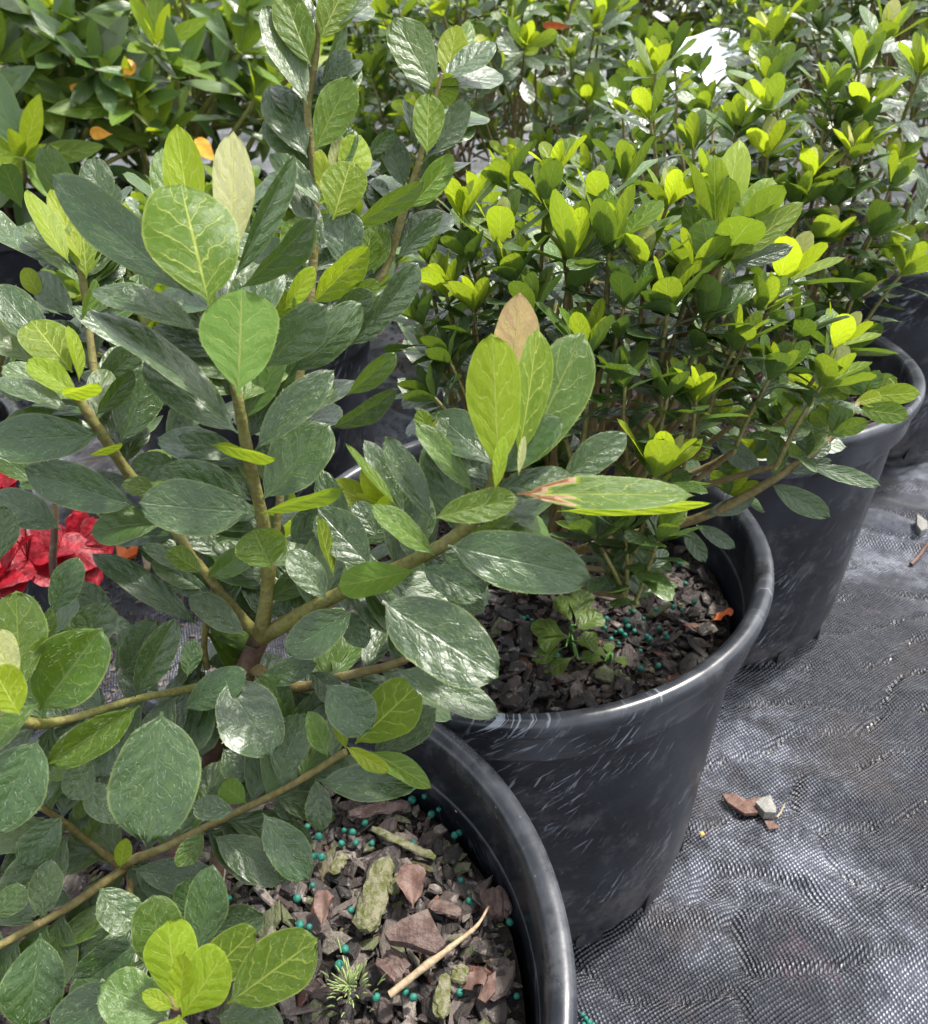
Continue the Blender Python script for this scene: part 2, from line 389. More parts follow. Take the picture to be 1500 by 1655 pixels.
def petal_material():
    m_, t, p, out = mat('red_petal'); g = N(t)
    tc = g.n('TexCoord').outputs['Object']
    col = g.mix(g.step(g.noise(tc, 120, 3), .4, .65), (.15, .003, .009), (.30, .009, .02))
    g.l(col, p.inputs['Base Color']); p.inputs['Roughness'].default_value = .5
    b = g.n('Bump'); b.inputs['Distance'].default_value = .002; g.l(g.noise(tc, 180, 4), b.inputs['Height']); g.l(b.outputs[0], p.inputs['Normal'])
    tr = g.n('BsdfTranslucent'); tr.inputs[0].default_value = (.40, .008, .018, 1)
    mx = g.n('MixShader'); mx.inputs[0].default_value = .35; g.l(p.outputs[0], mx.inputs[1]); g.l(tr.outputs[0], mx.inputs[2]); g.l(mx.outputs[0], out.inputs[0])
    return m_
PETAL = petal_material()
VIOLET = simple('violet_petal', (.35, .20, .55), .5)

# ------------------------------------------------------------------ ground
rg = np.random.default_rng(5)
_gk = np.random.default_rng(17)
_K = [(_gk.normal(0, 20), _gk.choice([-1, 1])*_gk.uniform(45, 105), _gk.uniform(0, 6.3)) for _ in range(7)]
_K2 = [(_gk.normal(0, 60), _gk.choice([-1, 1])*_gk.uniform(90, 210), _gk.uniform(0, 6.3)) for _ in range(8)]
def ground_z(x, y):
    """wrinkled cloth: soft pillows parted by long creases that run roughly across the view"""
    x = np.asarray(x, float); y = np.asarray(y, float)
    x1 = x+.02*np.sin(17*y+3*x); y1 = y+.17*x+.012*np.sin(13*x+1.2)+.006*np.sin(41*x-9*y)
    n1 = sum(np.sin(a*x1+b*y1+c) for a, b, c in _K)/2.; n2 = sum(np.sin(a*x1+b*y1+c) for a, b, c in _K2)/2.
    z = .0030*np.tanh(n1) + .0008*n2 - .0062*np.exp(-(n1/.11)**2) - .0014*np.exp(-(n2/.15)**2) + .0030*np.sin(31*y1+4*x1)*np.sin(13*x1+2)
    r = np.abs((y1*4.3+.25*np.sin(4*x)) % 1-.5); z += .008*np.exp(-(r/.03)**2)*(.6+.4*np.sin(11*x+y*3))
    return z*np.clip(1.6-np.abs(y)*.2, .2, 1)
def grid_ground():
    xs = np.concatenate([[-60, -12, -4, -2], np.linspace(-1.0, 1.15, 540), [2, 4, 12, 60]])
    ys = np.concatenate([[-20, -4, -1], np.linspace(-.1, 1.7, 540), np.linspace(1.9, 4, 30), [8, 20, 80]])
    X, Y = np.meshgrid(xs, ys); Z = ground_z(X, Y)-.017
    V = np.stack([X, Y, Z], -1).reshape(-1, 3); nx = len(xs)
    i = np.arange(len(ys)-1)[:, None]*nx+np.arange(nx-1)[None]
    f = np.stack([i, i+1, i+nx+1, i+nx], -1).reshape(-1, 4)
    mb = MB(); mb.add(V, f, V[:, :2])
    o = mb.build('ground', CLOTH); o['kind'] = 'structure'
grid_ground()

# ------------------------------------------------------------------ pots
PH, PR = .2318, .14
GP = 'black nursery pots standing in rows'
def pot(x, y, label, h=PH, seg=96, rot=0., tilt=(0, 0), sc=1.):
    root = empty('nursery_pot', (x, y, -.004), label, 'plant pot', GP)
    root.rotation_euler = (tilt[0], tilt[1], rot); root.scale = (sc, sc, sc)
    rb = PR-.0095; r0 = .1165
    wob = lambda a, z: .0035*np.sin(2*a+rot*3)*max(0, z/h)**2 + .0012*np.sin(5*a+1+z*9)
    wallr = lambda z: r0+(rb-r0)*z/h
    mb = MB()
    prof = [(.001, .006), (r0-.022, .006), (r0-.018, .001), (r0-.006, .001), (r0-.0015, .004), (r0, .010)]
    prof += [(wallr(z), z) for z in np.linspace(.02, h-.036, 9)]
    prof += [(rb-.001, h-.034), (rb+.0003, h-.032)]
    lathe(mb, prof, seg, wob=wob)
    # inner wall, seen inside the mouth
    lathe(mb, [(rb+.0003, h-.032), (rb-.0022, h-.030), (rb-.0028, h-.034), (rb-.0045, h-.060), (wallr(.05)-.0025, .05), (r0-.004, .012), (.001, .010)], seg, wob=wob)
    # drain notches along the foot: dark openings with a raised frame
    for k in range(14):
        a = k/14*2*np.pi+.2; rr = r0-.0008
        ca, sa = math.cos(a), math.sin(a)
        V = []
        for (dw, dz, do) in ((-.009, .0, .0012), (.009, .0, .0012), (.009, .011, .0016), (.004, .015, .0014), (-.004, .015, .0014), (-.009, .011, .0016)):
            V.append([(rr+do)*ca-dw*sa, (rr+do)*sa+dw*ca, dz])
        for q in list(V): V.append([q[0]-.004*ca, q[1]-.004*sa, q[2]])
        n = 6
        mb.add(V, [[i, (i+1) % n, n+(i+1) % n, n+i] for i in range(n)]); mb.add(V[:6], [[0, 1, 2, 3], [0, 3, 4, 5]])
    b = mb.build('pot_body', PLASTIC, root)
    mr = MB()
    lathe(mr, [(rb+.0008, h-.031), (rb+.0035, h-.0315), (rb+.0048, h-.029), (rb+.0052, h-.024), (rb+.0060, h-.015), (rb+.0072, h-.0115), (PR-.0006, h-.0095), (PR, h-.006), (PR-.0006, h-.002), (PR-.003, h),
               (PR-.007, h-.0005), (PR-.0095, h-.003), (PR-.0105, h-.008), (PR-.0110, h-.020), (PR-.0118, h-.031)], seg, wob=wob)
    r = mr.build('rim', RIM, root)
    return root
P1, P2, P3 = (-.1113, .1476), (.0304, .3830), (.2230, .6106)
POTS = [(P1, 'nearest black pot with a broad curved rim, bark mulch inside, at bottom edge', .3, 160),
        (P2, 'scuffed black pot in the middle of the front row with pale scratches on its wall', 1.2, 160),
        (P3, 'third black pot of the front row, half hidden behind the scratched one', 2.2, 128),
        ((.50, .93), 'black pot cut by the right edge, farthest of the front row', .7, 96),
        ((-.215, .80), 'black pot glimpsed between the near leaves and the open cloth gap', 1.9, 96),
        ((-.47, .53), 'black pot under the red flowers at the left edge', .2, 64),
        ((-.66, 1.30), 'black pot in shade at upper left with long stemmed shrub', 2.7, 64),
        ((-1.02, 1.42), 'black pot cut by the left edge in the back row', 1.7, 64),
        ((.37, 1.42), 'black pot below the white label sheet at upper right', 1.0, 64),
        ((-.43, 1.42), 'black pot in shade behind the top left rosette', .5, 64), ((.10, 1.12), 'black pot under the bright azalea in the upper middle', .9, 64),
        ((-.86, .98), 'black pot in deep shade at the left edge, upper half', .9, 64)]
for (pc, lab, rot, sg) in POTS: pot(pc[0], pc[1], lab, rot=rot, seg=sg)

# ------------------------------------------------------------------ potting mix and things lying on it
def chip(mb, c, size, rgc, rnd, flat=.35, elong=None):
    n = rgc.integers(5, 8)
    el = elong or (rgc.uniform(1.1, 2.2) if rgc.random() < .62 else rgc.uniform(2.4, 4.6)); size = size*(1 if el < 2.3 else .62)
    a = np.sort(rgc.uniform(0, 2*np.pi, n)); a = np.arange(n)/n*2*np.pi+rgc.uniform(-.35, .35, n)
    rr = rgc.uniform(.65, 1.1, n)
    x = np.cos(a)*rr*size*el*.5; y = np.sin(a)*rr*size*.5; th = size*flat*rgc.uniform(.35, .9)
    top = np.stack([x*.86, y*.86, th*.5+rgc.uniform(-.22, .22, n)*th], -1); midr = np.stack([x, y, rgc.uniform(-.15, .15, n)*th], -1); bot = np.stack([x*.8, y*.8, -th*.5+0*x], -1)
    ctr = np.array([[0, 0, th*rgc.uniform(.45, .75)]]); cb = np.array([[0, 0, -th*.6]])
    V = np.concatenate([top, midr, bot, ctr, cb])
    yaw = rgc.uniform(0, 2*np.pi); tl = rgc.normal(0, .38, 2)
    M = (Matrix.Rotation(yaw, 3, 'Z') @ Matrix.Rotation(tl[0], 3, 'X') @ Matrix.Rotation(tl[1], 3, 'Y'))
    V = V@np.array(M).T+c
    q = []; tr = []
    for i in range(n):
        j = (i+1) % n
        q += [[n+i, n+j, j, i], [2*n+i, 2*n+j, n+j, n+i]]
        tr += [[i, j, 3*n]]; tr += [[2*n+j, 2*n+i, 3*n+1]]
    mb.add(V, q, V[:, :2], 0, rnd); mb.add(V, tr, V[:, :2], 0, rnd)
SOILZ = .178
def potting_mix(pc, label, seed, n1, n2, sz=SOILZ, dull=0.):
    g_ = np.random.default_rng(seed); mb = MB()
    rad = .1235
    hz = lambda x, y: .004*math.sin(40*x+seed)+.0035*math.sin(33*y+2*seed)+.003*math.sin(75*x-50*y)
    rs = np.linspace(0.0005, rad, 22); seg = 60; V = []
    for r in rs:
        for k in range(seg):
            a = k/seg*2*np.pi; x, y = r*math.cos(a), r*math.sin(a); V.append([x, y, hz(x, y)+g_.normal(0, .0009)])
    f = [[j*seg+k, j*seg+(k+1) % seg, (j+1)*seg+(k+1) % seg, (j+1)*seg+k] for j in range(len(rs)-1) for k in range(seg)]
    V = np.array(V); mb.add(V, f, V[:, :2], mi=1)
    for i in range(n1+n2):
        r = rad*math.sqrt(g_.random())*.975; a = g_.uniform(0, 2*np.pi); x, y = r*math.cos(a), r*math.sin(a)
        if i < n1: s = g_.uniform(.0022, .0055); z = hz(x, y)+g_.uniform(0, .003)
        else: s = g_.uniform(.0055, .0105)*g_.choice([1, 1, 1.25]); z = hz(x, y)+g_.uniform(.002, .0065)
        rr = min(r, rad-s*.7); x, y = rr*math.cos(a), rr*math.sin(a)
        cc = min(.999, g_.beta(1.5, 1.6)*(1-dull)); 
        if g_.random() < .10: cc = .9 if g_.random() < .6 else 1.
        chip(mb, np.array([x, y, z]), s, g_, cc)
    o = mb.build('potting_mix', [BARK, SOIL], smooth=False); o.location = (pc[0], pc[1], sz)
    tag(o, label, 'bark mulch', kind='stuff'); return hz
hz1 = potting_mix(P1, 'brown bark mulch with dark soil inside the nearest pot', 3, 6000, 1250)
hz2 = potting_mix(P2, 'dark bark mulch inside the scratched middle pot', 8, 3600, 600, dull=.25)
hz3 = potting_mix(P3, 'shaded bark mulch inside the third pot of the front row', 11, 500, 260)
for pc, lab, sd_ in (((.50, .93), 'bark mulch in the pot at the right edge', 5), ((-.215, .80), 'bark mulch in the pot beside the open gap', 6), ((-.47, .53), 'bark mulch in the pot under the red flowers', 7), ((-.66, 1.30), 'reddish bark mulch in the shaded pot at upper left', 9), ((-1.02, 1.42), 'bark mulch in the back row pot cut by left edge', 10), ((.37, 1.42), 'bark mulch in the pot below the white sheet', 12)):
    potting_mix(pc, lab, sd_, 120, 160, sz=.195)

def on_plane(u, v, z):
    r = ray(u, v); d = (z-CH)/r[2]; return CO+r*d
def soil_pt(u, v, dz=.007): return on_plane(u, v, SOILZ+dz)
import bmesh
def ico(r, sub=2):
    me = bpy.data.meshes.new('pellet'); bm = bmesh.new(); bmesh.ops.create_icosphere(bm, subdivisions=sub, radius=r)
    g_ = random.Random(3)
    for v in bm.verts: v.co *= 1+g_.uniform(-.06, .06)
    for f in bm.faces: f.smooth = True
    bm.to_mesh(me); bm.free(); me.materials.append(PELLET); return me
PEL = [ico(.0019), ico(.0016)]
def pellet(p, k, label, group):
    o = bpy.data.objects.new('fertiliser_pellet', PEL[k % 2]); COL.objects.link(o); o.location = p
    o.rotation_euler = (k, k*2.3, k*.7); q = .75+.3*((k*37) % 11)/10; o.scale = (q, q*(.85+.15*((k*13) % 7)/6), q); tag(o, label, 'fertiliser pellet', group)
pel1 = [(370,1452),(497,1336),(515,1352),(556,1342),(570,1345),(552,1363),(601,1363),(640,1302),(666,1293),(686,1287),(697,1316),(709,1308),(735,1350),(742,1346),(668,1363),(567,1471),(485,1495),(500,1498),(557,1534),(608,1612),(668,1612),(655,1603),(743,1604),(745,1423),(760,1457),(505,1431),(480,1452),(420,1425),(427,1430),(506,1384),(430,1230),(432,1262),(520,1385),(835,1610),(824,1490),(510,1383),(575,1362),(590,1330),(548,1560),(700,1470),(630,1420),(470,1400),(455,1415),(300,1590),(110,1560),(480,1560)]
for k, (u, v) in enumerate(pel1):
    pellet(soil_pt(u, v, .0080+.001*(k*7 % 5)), k, 'tiny blue green fertiliser pellet on the bark in the nearest pot', 'green fertiliser pellets in the nearest pot')
g_ = np.random.default_rng(21)
pel2 = [(1020,985),(1024,988),(1012,1003),(995,1022),(1003,1020),(1010,1026),(1025,1020),(1045,1028),(1050,1033),(1060,985),(1088,981),(1102,986),(1122,973),(1078,1030),(1075,1025),(1108,943),(1098,910),(1035,1052),(1035,1080),(1064,1076),(988,1033),(978,1015),(860,1003),(852,998),(845,1000),(1000,1040),(980,1000),(1015,1012),(1065,1015),(955,1045),(900,1060),(1040,1000)]
for k, (u, v) in enumerate(pel2):
    pellet(soil_pt(u, v, .0085+.001*(k*7 % 5)), k, 'tiny green fertiliser pellet on the dark mulch in the middle pot', 'green fertiliser pellets in the middle pot')
for k, (u, v) in enumerate([(942,1628),(948,1634),(953,1640),(960,1643),(966,1648),(945,1642),(975,1650)]):
    p = on_plane(u, v, -.004); p[2] = ground_z(p[0], p[1])-.017+.002
    pellet(p, k, 'spilled teal fertiliser pellet on the cloth beside the nearest pot rim', 'spilled pellets on the cloth')

def chunk(name, u0, v0, u1, v1, wpx, mt, label, cat, dz=.012, thick=.5, seed=0, lift=.0, rough=.14):
    """elongated lump of bark lying between two points on the mulch"""
    g_ = np.random.default_rng(seed); A, B = soil_pt(u0, v0, dz), soil_pt(u1, v1, dz+lift)
    d = np.linalg.norm((A+B)/2-CO); wd = wpx*d/F
    ax = unit(B-A); sd_ = unit(np.cross(ax, [0, 0, 1])); up = np.cross(sd_, ax); L = np.linalg.norm(B-A)
    n, k = 9, 10; V = []
    for i in range(n+1):
        t = i/n; e = (1-abs(2*t-1)**5)**.5*.35+.65 if 0 < i < n else .5
        for j in range(k):
            a = j/k*2*np.pi; rr = 1+g_.normal(0, rough)
            V.append(A+ax*L*(t+g_.normal(0, .012))+sd_*math.cos(a)*wd*.5*e*rr+up*math.sin(a)*wd*.5*thick*e*rr)
    f = [[i*k+j, i*k+(j+1) % k, (i+1)*k+(j+1) % k, (i+1)*k+j] for i in range(n) for j in range(k)]
    mb = MB(); c = (A+B)/2
    V = np.array(V); mb.add(V, f); mb.add(np.concatenate([V[:k], [V[:k].mean(0)]]), [[(j+1) % k, j, k] for j in range(k)]); mb.add(np.concatenate([V[-k:], [V[-k:].mean(0)]]), [[j, (j+1) % k, k] for j in range(k)])
    o = mb.build(name, mt, offset=c, smooth=False); tag(o, label, cat); return o
chunk('bark_stick', 590, 1505, 622, 1388, 40, MOSSWOOD, 'largest mossy green bark stick standing out in the nearest pot', 'bark piece', seed=1, dz=.011, rough=.10)
chunk('bark_stick', 712, 1645, 720, 1575, 22, MOSSWOOD, 'narrow split mossy stick near the bottom edge of the nearest pot', 'bark piece', seed=2)
chunk('bark_stick', 620, 1580, 652, 1545, 44, REDBARK, 'grey brown oval bark lump under the pink flat chip', 'bark piece', seed=4, dz=.010)
chunk('bark_stick', 565, 1315, 660, 1300, 20, REDBARK, 'long flat bark strip at the leaf tips in the nearest pot', 'bark piece', seed=5)
chunk('bark_stick', 600, 1338, 702, 1386, 13, MOSSWOOD, 'thin split sliver above the largest mossy stick', 'bark piece', seed=6, dz=.014)
chunk('bark_stick', 632, 1445, 650, 1412, 20, MOSSWOOD, 'short mossy fragment beside the largest mossy stick', 'bark piece', seed=7)
chunk('bark_stick', 536, 1412, 556, 1380, 18, MOSSWOOD, 'small pale mossy fragment left of the largest mossy stick', 'bark piece', seed=8)
chunk('bark_stick', 738, 1590, 748, 1560, 24, MOSSWOOD, 'small mossy bark block right of the dry twig', 'bark piece', seed=9)
chunk('bark_block', 780, 1465, 822, 1450, 52, REDBARK, 'square reddish bark block near the inner wall of the nearest pot', 'bark piece', seed=10, thick=.45, dz=.012)
chunk('bark_stick', 695, 1462, 745, 1476, 20, REDBARK, 'pale grey splintered chip beside the pink flat chip', 'bark piece', seed=11)
def twig(pts, r, mt, label, name='twig', onz=None):
    mb = MB(); P = [soil_pt(*q) for q in pts]; g2 = random.Random(4)
    tube(mb, P, r, 7, 6, rg=g2, knob=.25); c = P[0]; o = mb.build(name, mt, offset=c); tag(o, label, 'twig'); return o
twig([(630, 1608, .012), (690, 1560, .016), (745, 1518, .018), (772, 1495, .018), (790, 1465, .018)], [.0016, .0015, .0010, .0007, .0004], DRYTWIG, 'long pale dry twig lying across the bark in the nearest pot')
twig([(705, 1285, .012), (715, 1272, .014), (738, 1312, .016)], [.0007, .0007, .0005], DRYTWIG, 'thin bent brown twig by the inner wall under the leaf tips')
def slab(name, poly, thick, mt, label, cat, dz=.014, curl=0., seed=0, soil=True, z0=0.):
    g_ = np.random.default_rng(seed)
    pts = [soil_pt(u, v, dz+d) if soil else on_plane(u, v, z0+d) for u, v, d in poly]
    c = np.mean(pts, 0); n = len(pts)
    top = np.array(pts)+[0, 0, thick/2]; bot = np.array(pts)-[0, 0, thick/2]; ct = c+[0, 0, thick*.7+curl]; cb = c-[0, 0, thick*.5-curl]
    mid = (top+ct)/2+g_.normal(0, thick*.12, top.shape)
    V = np.concatenate([top, bot, mid, [ct], [cb]])
    q = [[n+i, n+(i+1) % n, (i+1) % n, i] for i in range(n)]+[[i, (i+1) % n, 2*n+(i+1) % n, 2*n+i] for i in range(n)]
    t = [[2*n+i, 2*n+(i+1) % n, 3*n] for i in range(n)]+[[n+(i+1) % n, n+i, 3*n+1] for i in range(n)]
    mb = MB(); mb.add(V, q, V[:, :2]); mb.add(V, t, V[:, :2]); o = mb.build(name, mt, offset=c, smooth=False); return tag(o, label, cat)
slab('bark_flake', [(622, 1512, 0), (650, 1490, .002), (692, 1473, .003), (705, 1500, .003), (720, 1530, .001), (705, 1545, -.001), (660, 1528, 0), (630, 1524, -.001)], .004, REDBARK, 'broad pinkish flat bark chip in the middle of the nearest pot', 'bark piece', .018, seed=1)
slab('bark_flake', [(772, 1615, 0), (790, 1580, .002), (802, 1570, .003), (800, 1605, .002), (785, 1622, 0)], .0015, DRYLEAF, 'thin rusty brown flake by the inner wall near the bottom', 'bark piece', .013, seed=2)
slab('bark_flake', [(482, 1600, 0), (498, 1580, .001), (518, 1592, .002), (505, 1606, 0)], .0025, REDBARK, 'small tan flat chip beside the moss tuft', 'bark piece', .012, seed=3)
def curled(name, u0, v0, u1, v1, wpx, mt, label, dz=.014, curl=.5, seed=1, z0=None, cat='dead leaf'):
    A = soil_pt(u0, v0, dz) if z0 is None else on_plane(u0, v0, z0); B = soil_pt(u1, v1, dz+.003) if z0 is None else on_plane(u1, v1, z0+.004)
    d = np.linalg.norm(A-CO); mb = MB()
    leaf(mb, A, unit(B-A), np.array([0, .2, 1.]), np.linalg.norm(B-A), wpx*d/F*1.3, fold=curl, curl=.15, age=0, rnd=.3, nu=10, nv=6, wave=.25)
    o = mb.build(name, mt, offset=A); tag(o, label, cat); return o

# ------------------------------------------------------------------ leaves
def leaf(mb, B, ax, nrm, L, Wd, fold=.15, curl=-.08, age=0., rnd=0., a=1.05, b=.55, nu=8, nv=4, wave=.03, twist=0., hair=0, rh=None, pet=.06, mi=0, point=.03, roll=0.):
    """one leaf blade: base B, unit axis ax, upper-side normal nrm, length L, full width Wd.
    curl bends the tip along the normal, fold raises the margins"""
    ax = unit(ax); nrm = np.asarray(nrm, float); nrm = unit(nrm-ax*(nrm@ax)); sd_ = np.cross(ax, nrm)
    if roll:
        nrm, sd_ = math.cos(roll)*nrm+math.sin(roll)*sd_, math.cos(roll)*sd_-math.sin(roll)*nrm
    t = (1-np.cos(np.linspace(0, 1, nu+1)*np.pi*.97+.0))/(1-math.cos(np.pi*.97)); t[0] = 0
    s = np.linspace(-1, 1, nv+1)
    mx = (a/(a+b))**a*(b/(a+b))**b
    def ev(T, S):
        tt = np.clip((T-pet)/(1-pet), 0, 1)
        wv = np.where(T < pet, .045, (tt**a*(1-tt)**b)/mx); wv = np.maximum(wv, np.where(T > .995, .0, .045))
        wv = wv*(1+.05*np.sin(T*9+rnd*20)*S)
        x = S*wv*Wd*.5; ph = rnd*40
        z = fold*np.abs(S)*wv*Wd*.5*(1-.25*np.abs(S)) + curl*L*T**2 + wave*Wd*(np.sin(T*11+ph+S*2.2)*S*S+.35*np.sin(T*17+ph*2)*S)*wv
        z = z - .25*fold*Wd*.25*np.abs(S)**2*wv
        y = L*(T-.5*curl*curl*T**3) + point*L*(T > .97)*(1-np.abs(S))
        al = twist*(T-.2)
        x2 = x*np.cos(al)-0*z; z2 = z+x*np.sin(al)
        return B+ax*np.asarray(y)[..., None]+sd_*np.asarray(x2)[..., None]+nrm*np.asarray(z2)[..., None]
    T, S = np.meshgrid(t, s, indexing='ij'); V = ev(T, S).reshape(-1, 3)
    i = np.arange(nu)[:, None]*(nv+1)+np.arange(nv)[None]
    f = np.stack([i, i+1, i+nv+2, i+nv+1], -1).reshape(-1, 4)
    mb.add(V, f, np.stack([T, S*.5+.5], -1).reshape(-1, 2), age, rnd, mi)
    if hair:
        n = hair; g2 = rh
        T0 = g2.uniform(.06, .95, n); S0 = g2.uniform(-.95, .95, n); ang = g2.normal(0, .75, n); ln = g2.uniform(.0009, .0022, n)
        dT = np.cos(ang)*ln/L; dS = np.sin(ang)*ln/(Wd*.5)
        off = nrm*.00012
        P0 = ev(T0, S0)+off; P1_ = ev(np.clip(T0+dT, 0, .99), np.clip(S0+dS, -1, 1))+off+nrm*g2.uniform(0, .0004, n)[:, None]
        # stiff hairs standing out from the margin
        m2 = n//3; Tm = g2.uniform(.05, .97, m2); Sm = np.where(g2.random(m2) < .5, -1., 1.)
        Q0 = ev(Tm, Sm); out_ = unit_rows(sd_[None]*Sm[:, None]*.8+ax[None]*g2.uniform(.2, 1., m2)[:, None]+nrm[None]*g2.normal(0, .35, m2)[:, None])
        Q1 = Q0+out_*g2.uniform(.0003, .0007, m2)[:, None]
        P0 = np.concatenate([P0, Q0]); P1_ = np.concatenate([P1_, Q1])
        dr = unit_rows(P1_-P0); vw = unit_rows(np.cross(dr, nrm+0*dr)); wdt = .000045
        VV = np.stack([P0+vw*wdt, P0-vw*wdt, P1_], 1).reshape(-1, 3)
        mb.add(VV, np.arange(len(VV)).reshape(-1, 3), None, age, rnd, 1)
def unit_rows(a): return a/np.linalg.norm(a, axis=-1, keepdims=True).clip(1e-12)

# --- a shoot: stem along +Z with leaves along it and a rosette at its tip (unit: metres)
def make_shoot(seed, kind='azalea', young=.6, size=.026, stem=.05, nl=9, nr=9, nu=8, nv=4):
    g2 = np.random.default_rng(seed); mb = MB()
    wr = {'azalea': .40, 'long': .29, 'small': .46}[kind]
    bend = g2.normal(0, .006, 2)
    sp = lambda t: np.array([bend[0]*t*t*0, 0, 0])+np.array([0, 0, (t-1)*stem])
    tube(mb, [sp(0), sp(.5)+[bend[0]*.3, bend[1]*.3, 0], sp(1)], [.0013*size/.026, .0011*size/.026, .0009*size/.026], 6, 3, age={'azalea': .75, 'small': .3, 'long': 1.5}[kind], rnd=.1, mi=1)
    ph = g2.uniform(0, 6.3)
    a_, b_ = {'azalea': (.82, .56), 'long': (.85, .90), 'small': (.75, .6)}[kind]
    for i in range(nl):
        t = .12+.8*i/max(1, nl-1); ph += 2.4+g2.normal(0, .3)
        th = g2.uniform(.9, 1.45); d = np.array([math.cos(ph)*math.sin(th), math.sin(ph)*math.sin(th), math.cos(th)])
        n_ = np.array([0, 0, 1.])-d*d[2]
        L = size*g2.uniform(.8, 1.15)
        leaf(mb, sp(t), d, n_, L, L*wr*g2.uniform(.85, 1.15), fold=g2.uniform(.05, .4), curl=g2.uniform(-.22, .05), age=np.clip(g2.normal(.06+.2*young*t, .08), 0, .5), rnd=g2.random(), a=a_, b=b_, nu=nu, nv=nv, wave=.04, twist=g2.normal(0, .4))
    for i in range(nr):
        q = i/max(1, nr-1)                  # 0 outer .. 1 inner
        ph += 2.4+g2.normal(0, .2); th = ((1.35-.95*q) if kind == 'long' else (.92-.72*q))+g2.normal(0, .1)
        d = np.array([math.cos(ph)*math.sin(th), math.sin(ph)*math.sin(th), math.cos(th)]); n_ = np.array([0, 0, 1.])-d*d[2]
        L = size*(1.12-.42*q)*g2.uniform(.85, 1.1)
        ag = np.clip(.12+young*(.25+.85*q)+g2.normal(0, .1), 0, 1.)
        if q > .5 and g2.random() < .12*young: ag = 1.2
        leaf(mb, sp(1)-[0, 0, .004*(1-q)], d, n_, L, L*wr*g2.uniform(.9, 1.2), fold=g2.uniform(.1, .45), curl=g2.uniform(-.16, .10), age=ag, rnd=g2.random(), a=a_, b=b_, nu=nu, nv=nv, wave=.03, twist=g2.normal(0, .25))
    return mb
SH = {}
for kd, (sz, stm, nl, nr) in {'azalea': (.035, .060, 9, 8), 'small': (.019, .055, 13, 8), 'long': (.052, .100, 4, 9)}.items():
    for yv, yn in (('old', .12), ('mid', .5), ('young', .95)):
        for k in range(4):
            mb = make_shoot(hash((kd == 'azalea', kd == 'small', yv == 'old', yv == 'mid', k)) % 9973, kd, yn, sz, stm, nl, nr)
            lm = LEAF2 if kd == 'long' else LEAF
            SH[kd, yv, k] = (mb.flat(), mb.mesh('shoot', [lm, STEM]), lm)
def frame(pos, d, spin, sc):
    d = unit(d); x = unit(np.cross([0.3, .9, .1], d)); y = np.cross(d, x)
    c, s = math.cos(spin), math.sin(spin)
    M = np.eye(4); M[:3, 0] = (c*x+s*y)*sc; M[:3, 1] = (-s*x+c*y)*sc; M[:3, 2] = d*sc; M[:3, 3] = pos
    return M
def shrub(pc, shoots, label, cat='shrub', group=None, kind='azalea', seed=0, nb=7, parts=0, base_z=SOILZ, twig_r=.0012, name='azalea_shrub', stem_age=.25, trunk_r=.004):
    """shoots: list of (pos, dir, age word, scale)"""
    g2 = np.random.default_rng(seed); base = np.array([pc[0], pc[1], base_z])
    root = empty(name, tuple(base), label, cat, group)
    fork = base+[g2.normal(0, .004), g2.normal(0, .004), .07 if kind == 'long' else .03]
    mb = MB(); tube(mb, [base-[0, 0, .012], base+[0, 0, .015], fork], [trunk_r*1.2, trunk_r, trunk_r*.95], 9, 5, age=0., rg=random.Random(seed), knob=.15)
    mb.build('trunk', STEM, root, offset=base)
    tips = np.array([s[0] for s in shoots]); dirs = np.array([unit(s[1]) for s in shoots])
    stl = {'azalea': .060, 'small': .055, 'long': .100}[kind]
    feet = tips-dirs*np.array([s[3] for s in shoots])[:, None]*stl
    # main branches: cluster by azimuth
    az = np.arctan2(tips[:, 1]-base[1], tips[:, 0]-base[0]); order = np.argsort(az); grp = np.zeros(len(tips), int)
    for i, o in enumerate(order): grp[o] = min(nb-1, i*nb//len(tips))
    for b in range(nb):
        idx = np.where(grp == b)[0]
        if not len(idx): continue
        mb = MB(); cen = feet[idx].mean(0); node = fork*.42+cen*.58-[0, 0, .012]; mid_ = fork*.75+cen*.25+[0, 0, -.004]
        tube(mb, [fork-[0, 0, .006], mid_, node], [trunk_r*.75, trunk_r*.6, trunk_r*.48], 8, 5, age=min(stem_age*.5, .9), rg=random.Random(b), knob=.12)
        for i in idx:
            m1 = node*.5+feet[i]*.5+np.array([g2.normal(0, .004), g2.normal(0, .004), -.008])
            tube(mb, [node, m1, feet[i]+dirs[i]*.002], [twig_r*1.5, twig_r*1.3, twig_r*1.05], 6, 4, age=stem_age+.3)
        mb.build('branch', STEM, root, offset=base)
    # nearest shoots are parts, the rest one mass of foliage
    dist = np.linalg.norm(tips-CO, axis=1); near = set(np.argsort(dist)[:parts].tolist())
    rest = MB(); lm = None
    for i, (p, d, yv, sc) in enumerate(shoots):
        fl, me, lm = SH[kind, yv, int(g2.integers(0, 4))]
        M = frame(np.asarray(p)-base, d, g2.uniform(0, 6.28), sc)
        if i in near:
            o = bpy.data.objects.new('leafy_shoot', me); COL.objects.link(o); o.parent = root; o.matrix_basis = Matrix(M.tolist())
        else: merge_flat(rest, fl, M, g2.random())
    if rest.n:
        o = rest.build('foliage', [lm, STEM], root); 
        if parts: o['kind'] = 'stuff'
    return root
